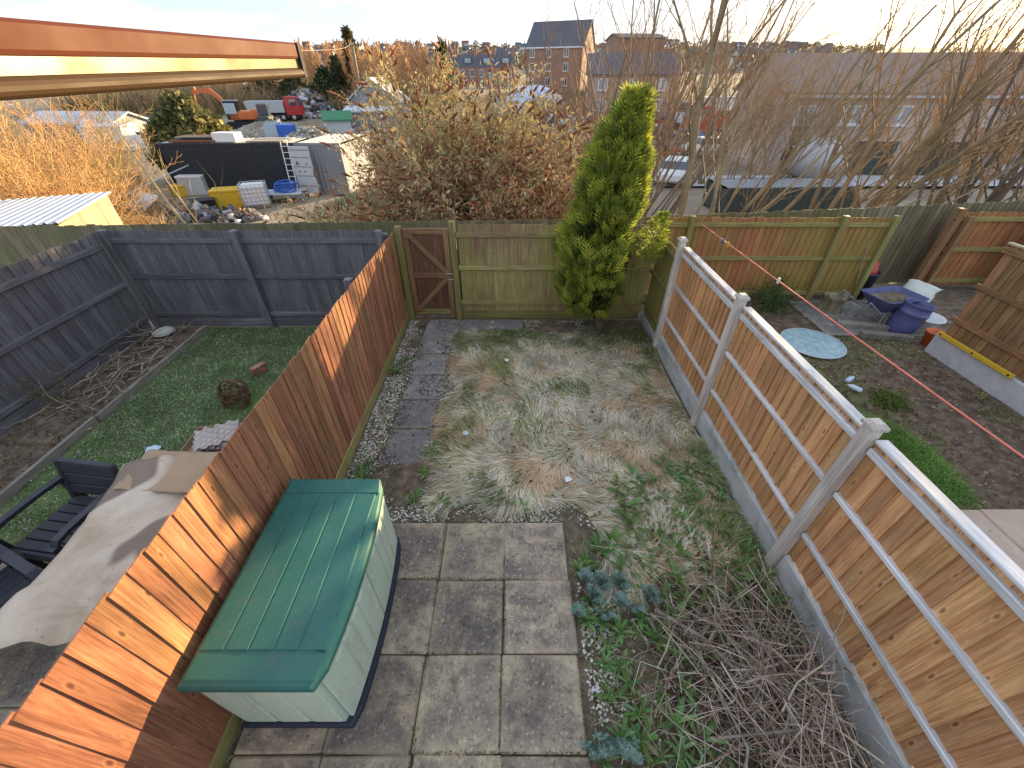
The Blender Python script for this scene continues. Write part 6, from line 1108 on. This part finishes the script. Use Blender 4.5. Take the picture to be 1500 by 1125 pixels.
for k, (z, s) in enumerate(((0, 1.25), (1.2, 1.15), (2.4, .95), (3.3, .65), (3.8, .25))): lo.append([(4.6 * s * math.cos(a) * (1 + .05 * math.sin(5 * a + k)), 3 * s * math.sin(a) * (1 + .05 * math.cos(4 * a + k)), z + .12 * math.sin(6 * a + k)) for a in np.arange(20) * 2 * PI / 20])
MB().loops(lo, smooth=False).build('cover', M['tarp'], tp)
# ------------------------------------------------------------------ sheds and workshop
def gable(name, label, loc, rz, w, d, h, rise, wallm, roofm, over=.3, cat='building'):
    """ridge along local x; w along x, d along y"""
    t = thing(name, label, cat, loc, rz); b_ = MB().prism([(-d / 2, 0), (d / 2, 0), (d / 2, h), (0, h + rise), (-d / 2, h)], -w / 2, w / 2, 'x'); wl = b_.build('wall', M[wallm] if isinstance(wallm, str) else wallm, t); r_ = MB(); e = over; s = rise / (d / 2); y = d / 2 + e
    for sg in (-1, 1):
        A = [(-w / 2 - e, sg * y, h - s * e + .03), (w / 2 + e, sg * y, h - s * e + .03), (w / 2 + e, 0, h + rise + .03), (-w / 2 - e, 0, h + rise + .03)]; A = A if sg < 0 else A[::-1]; r_.loops([A, [(a, b2, c_ + .14) for a, b2, c_ in A]])
    t['roof_slope'] = s; r_.build('roof', M[roofm] if isinstance(roofm, str) else roofm, t); return t
def window(t, x, y, z, w, h, ny=-1, pane='pane', fr='white', axis='y', dep=.07):
    def bx(x0, x1, z0, z1, a, b_): return (x0, x1, min(a, b_), max(a, b_), z0, z1) if axis == 'y' else (min(a, b_), max(a, b_), x0, x1, z0, z1)
    c = x if axis == 'y' else y; pl = y if axis == 'y' else x; f = MB(); o_ = pl + ny * dep; k = .09
    f.box(*bx(c - w / 2, c + w / 2, z, z + k, pl, o_)); f.box(*bx(c - w / 2, c + w / 2, z + h - k, z + h, pl, o_)); f.box(*bx(c - w / 2, c - w / 2 + k, z + k, z + h - k, pl, o_)); f.box(*bx(c + w / 2 - k, c + w / 2, z + k, z + h - k, pl, o_)); f.box(*bx(c - k / 2, c + k / 2, z + k, z + h - k, pl, o_ - ny * .01)); fr_ = f.build('window', M[fr], t)
    MB().box(*bx(c - w / 2 + k, c + w / 2 - k, z + k, z + h - k, pl, pl + ny * dep * .4)).build('pane', M[pane], fr_); MB().box(*bx(c - w / 2 - .08, c + w / 2 + .08, z - .08, z - .005, pl, o_ + ny * .05)).build('sill', M[fr], fr_); return fr_
Y = 64; x = (560 - CXP) / F / 1.20 * Y; wk = gable('workshop', 'grey gabled workshop beside the telegraph pole', (x, Y, tz(x, Y)), R(90), 6, 6.2, 2.9, 2.2, 'grey', 'ltgrey'); window(wk, -3.0, -1.0, 1.1, 1.2, 1.0, -1, axis='x')
x = (535 - CXP) / F / 1.19 * 58; s2 = gable('flat_shed', 'low pale-roofed shed in front of the workshop', (x + 1.2, 58, tz(x, 58)), 0, 5.5, 3.4, 2.0, .35, 'grey', 'ltgrey'); s3 = gable('green_roof_shed', 'small shed with green roof near the telegraph pole', (x - 1.8, 54, tz(x - 2, 54)), R(20), 2.6, 2.4, 1.6, .6, 'ltgrey', 'green')
st2 = gable('long_shed', 'low grey roofed shed half hidden by golden scrub', ((135 - CXP) / F / 1.18 * 46, 46, tz(-40, 46)), R(-6), 9, 4, 1.9, .7, 'grey', 'ltgrey'); st3 = gable('trailer', 'white trailer body beside the long grey shed', ((165 - CXP) / F / 1.17 * 42, 42, tz(-36, 42)), R(5), 3.4, 2.2, 1.7, .15, 'white', 'tarp', .05)
# telegraph poles and wire
pT = AY(515, 62, 73); pole = thing('telegraph_pole', 'leaning timber telegraph pole with cross-arm in the scrapyard', 'telegraph pole', ((536 - CXP) / F / 1.19 * 73, 73, tz(-22, 73) - .1)); tp_ = pT - pole.location; MB().tube([(0, 0, 0), tuple(tp_)], [.28, .22], 10).build('shaft', M['pole'], pole); MB().box(tp_.x - 1.0, tp_.x + 1.0, -.08, .08, tp_.z - .35, tp_.z - .2).build('cross_arm', M['timber'], pole)
for dx in (-.9, -.45, .45, .9): MB().lathe([(.10, 0), (.14, .1), (.08, .2), (.13, .3), (0, .42)], 10, (tp_.x + dx, 0, tp_.z - .2)).build('insulator', M['black'], pole)
q2 = ray(20, 80); e = Vector((q2.x * 1.2, q2.y * 1.2, H + q2.z * 1.2)); wr = thing('overhead_wire', 'thin overhead wire running from the telegraph pole to the house', 'wire', pT); MB().tube([(e - pT) * t_ + Vector((0, 0, -.25 * math.sin(PI * t_))) for t_ in np.linspace(0, 1, 24)], [.03 - .0275 * t_ for t_ in np.linspace(0, 1, 24)], 5).build('cable', M['pole'], wr)
x = (632 - CXP) / F / 1.235 * 110; pb = thing('telegraph_pole', 'distant short pole by the bare wood', 'telegraph pole', (x, 110, tz(x, 110))); MB().tube([(0, 0, 0), (-.3, 0, 9)], [.2, .15], 8).build('shaft', M['timber'], pb)
# ------------------------------------------------------------------ terrace of brick houses
for k in range(4):
    w_ = 5.6; x = -21.5 + w_ * (k + .5); Y = 155; hz = AY(700, 131, Y).z; t = gable('terraced_house', ('brick terraced house at the wood end of the row', 'brick terraced house with tall chimney beside its dormer', 'brick terraced house second from the big brick building', 'brick terraced house touching the big brick building')[k], (x, Y, hz), 0, w_ - .02, 8, 5.4, 3.0, 'brick', 'slate', .0); t.location.z = hz
    for dx in (-1.5, 1.2): window(t, dx, -4.0, 3.2, 1.1, 1.7)
    for dx in (-1.4,): window(t, dx, -4.0, .6, 1.3, 1.6)
    MB().cbox(.7, 1.7, -4.06, -3.99, 0, 2.1, .02).build('door', M['white'], t)
    dm_ = MB().box(-1.1, 1.1, -3.2, -.6, 5.95, 7.75).build('dormer', M['slate'], t); MB().box(-.9, .9, -3.27, -3.2, 6.5, 7.55).build('dormer_window', M['pane_light'], dm_)
    ch_ = MB().cbox(w_ / 2 - 1.05, w_ / 2 - .2, -1.0, -.1, 7.3, 10.0, .03).build('chimney', M['brick'], t)
    for q in (0, 1): MB().lathe([(.13, 0), (.11, .5), (.14, .55)], 10, (w_ / 2 - .8 + .4 * q, -.55, 10.0)).build('chimney_pot', M['terracotta'], ch_)
# big brick building
Yb = 122; xb = AY(808, 100, Yb).x + 2.0; bz = AY(808, 132, Yb).z; bb = gable('brick_building', 'tall three-storey brick building with grey pitched roof', (xb, Yb, bz), R(-24), 13.5, 10, 8.0, 4.6, 'brick', 'slate', .25)
for dx in (-5.2, -1.2, 3.0):
    for z in (1.0, 3.7, 6.2): window(bb, dx, -5.0, z, 1.2, 1.5)
MB().box(-14.9, 14.9, -4.42, -4.3, 4.5, 4.66).build('gutter', M['white'], pk_) if False else None
MB().box(-6.7, 6.7, -5.33, -5.2, 7.78, 8.02).build('gutter', M['white'], bb)
# pink rendered block with garages on the right
pk_ = gable('rendered_block', 'long pink rendered block with garage openings behind the trees', (28.6, 34.5, tz(24, 34) - .1), R(-4), 22, 8, 4.7, 1.9, 'pinkwall', 'roofbrown', .3)
for k, dx in enumerate((-9.3, -6.4, -3.5, -.6, 2.3, 5.2, 8.1)): window(pk_, dx, -4.0, 3.0, 1.25, 1.05, pane='pane_light')
for dx in (-8.2, -4.0, .4, 5.6): g = MB().box(dx - 1.3, dx + 1.3, -4.08, -3.99, .05, 2.1).build('garage_door', M['dkgreen'], pk_); MB().box(dx - 1.42, dx + 1.42, -4.12, -4.0, 2.1, 2.25).build('lintel', M['stonepale'], g)
h2 = gable('brick_house', 'pale brick house with sky-blue windows behind the bare trees', (15.5, 66, tz(17, 66) + 1), R(-8), 11, 8, 4.6, 2.0, 'brick_pale', 'slate', .3)
for dx in (-3.6, 0, 3.4):
    for z in (.9, 3.0): window(h2, dx, -4.0, z, 1.2, 1.2, pane='pane_light')
h3 = gable('brick_house', 'dark brick house behind the top of the straight bare tree', (24.5, 105, tz(27, 105)), R(6), 9, 9, 9.6, .8, 'brick', 'slate', .3)
for dx in (-2.8, 0, 2.8):
    for z in (1, 3.6, 6): window(h3, dx, -4.5, z, 1.2, 1.4, pane='pane_light')
rs = sheet('road', 9, 60, 26.3, 29.5, -1.62, M['road'], 1.0, .0, 3)
V_ = [(gx_, gy_, tz(gx_, gy_) + .02) for gx_ in () for gy_ in ()]
# ------------------------------------------------------------------ houses on the far hillside
hm = []
for k, (wm, rm) in enumerate((('white', 'slate'), ('cream', 'slate'), ('brick', 'slate'), ('white', 'rust'))):
    b_ = MB(); w_, d, h, ri = 9 + k, 8, 5, 3; b_.prism([(-d / 2, 0), (d / 2, 0), (d / 2, h), (0, h + ri), (-d / 2, h)], -w_ / 2, w_ / 2, 'x'); b_.cm = 1
    for sg in (-1, 1): A = [(-w_ / 2 - .4, sg * 4.4, h - .2), (w_ / 2 + .4, sg * 4.4, h - .2), (w_ / 2 + .4, 0, h + ri + .1), (-w_ / 2 - .4, 0, h + ri + .1)]; A = A if sg < 0 else A[::-1]; b_.loops([A, [(p[0], p[1], p[2] + .25) for p in A]])
    b_.cm = 2
    for wx in (-2.6, 0, 2.6):
        for z in (.8, 3.2): b_.box(wx - .6, wx + .6, -d / 2 - .06, -d / 2 + .02, z, z + 1.2)
    hm.append(b_.mesh('hillside_house', [M[wm], M[rm], M['pane']]))
rh = random.Random(8); ncount = 0
while ncount < 150:
    Y = rh.choice([360, 420, 480, 540, 600, 660, 720, 780, 840, 890]) + rh.uniform(-12, 12); X = rh.uniform(-.42, .62) * Y
    o = mobj('hillside_house', hm[rh.choice([0, 0, 1, 2, 2, 3])]); o.location = (X, Y, tz(X, Y) - .3); o.rotation_euler = (0, 0, rh.choice([0, 0, .2, -.25, 1.4]) + rh.uniform(-.1, .1)); tag(o, 'small distant house on the far hillside beyond the terrace', 'house', 'houses on the far hillside'); ncount += 1

o = MB().box(-10.9, 10.9, -4.45, -4.33, 4.44, 4.58).build('gutter', M['ltgrey'], pk_)
for x in (-10.6, -5.9, -1.9, 3.2, 9.6): MB().tube([(x, -4.1, 4.45), (x, -4.1, .1)], .05, 8).build('downpipe', M['ltgrey'], pk_)
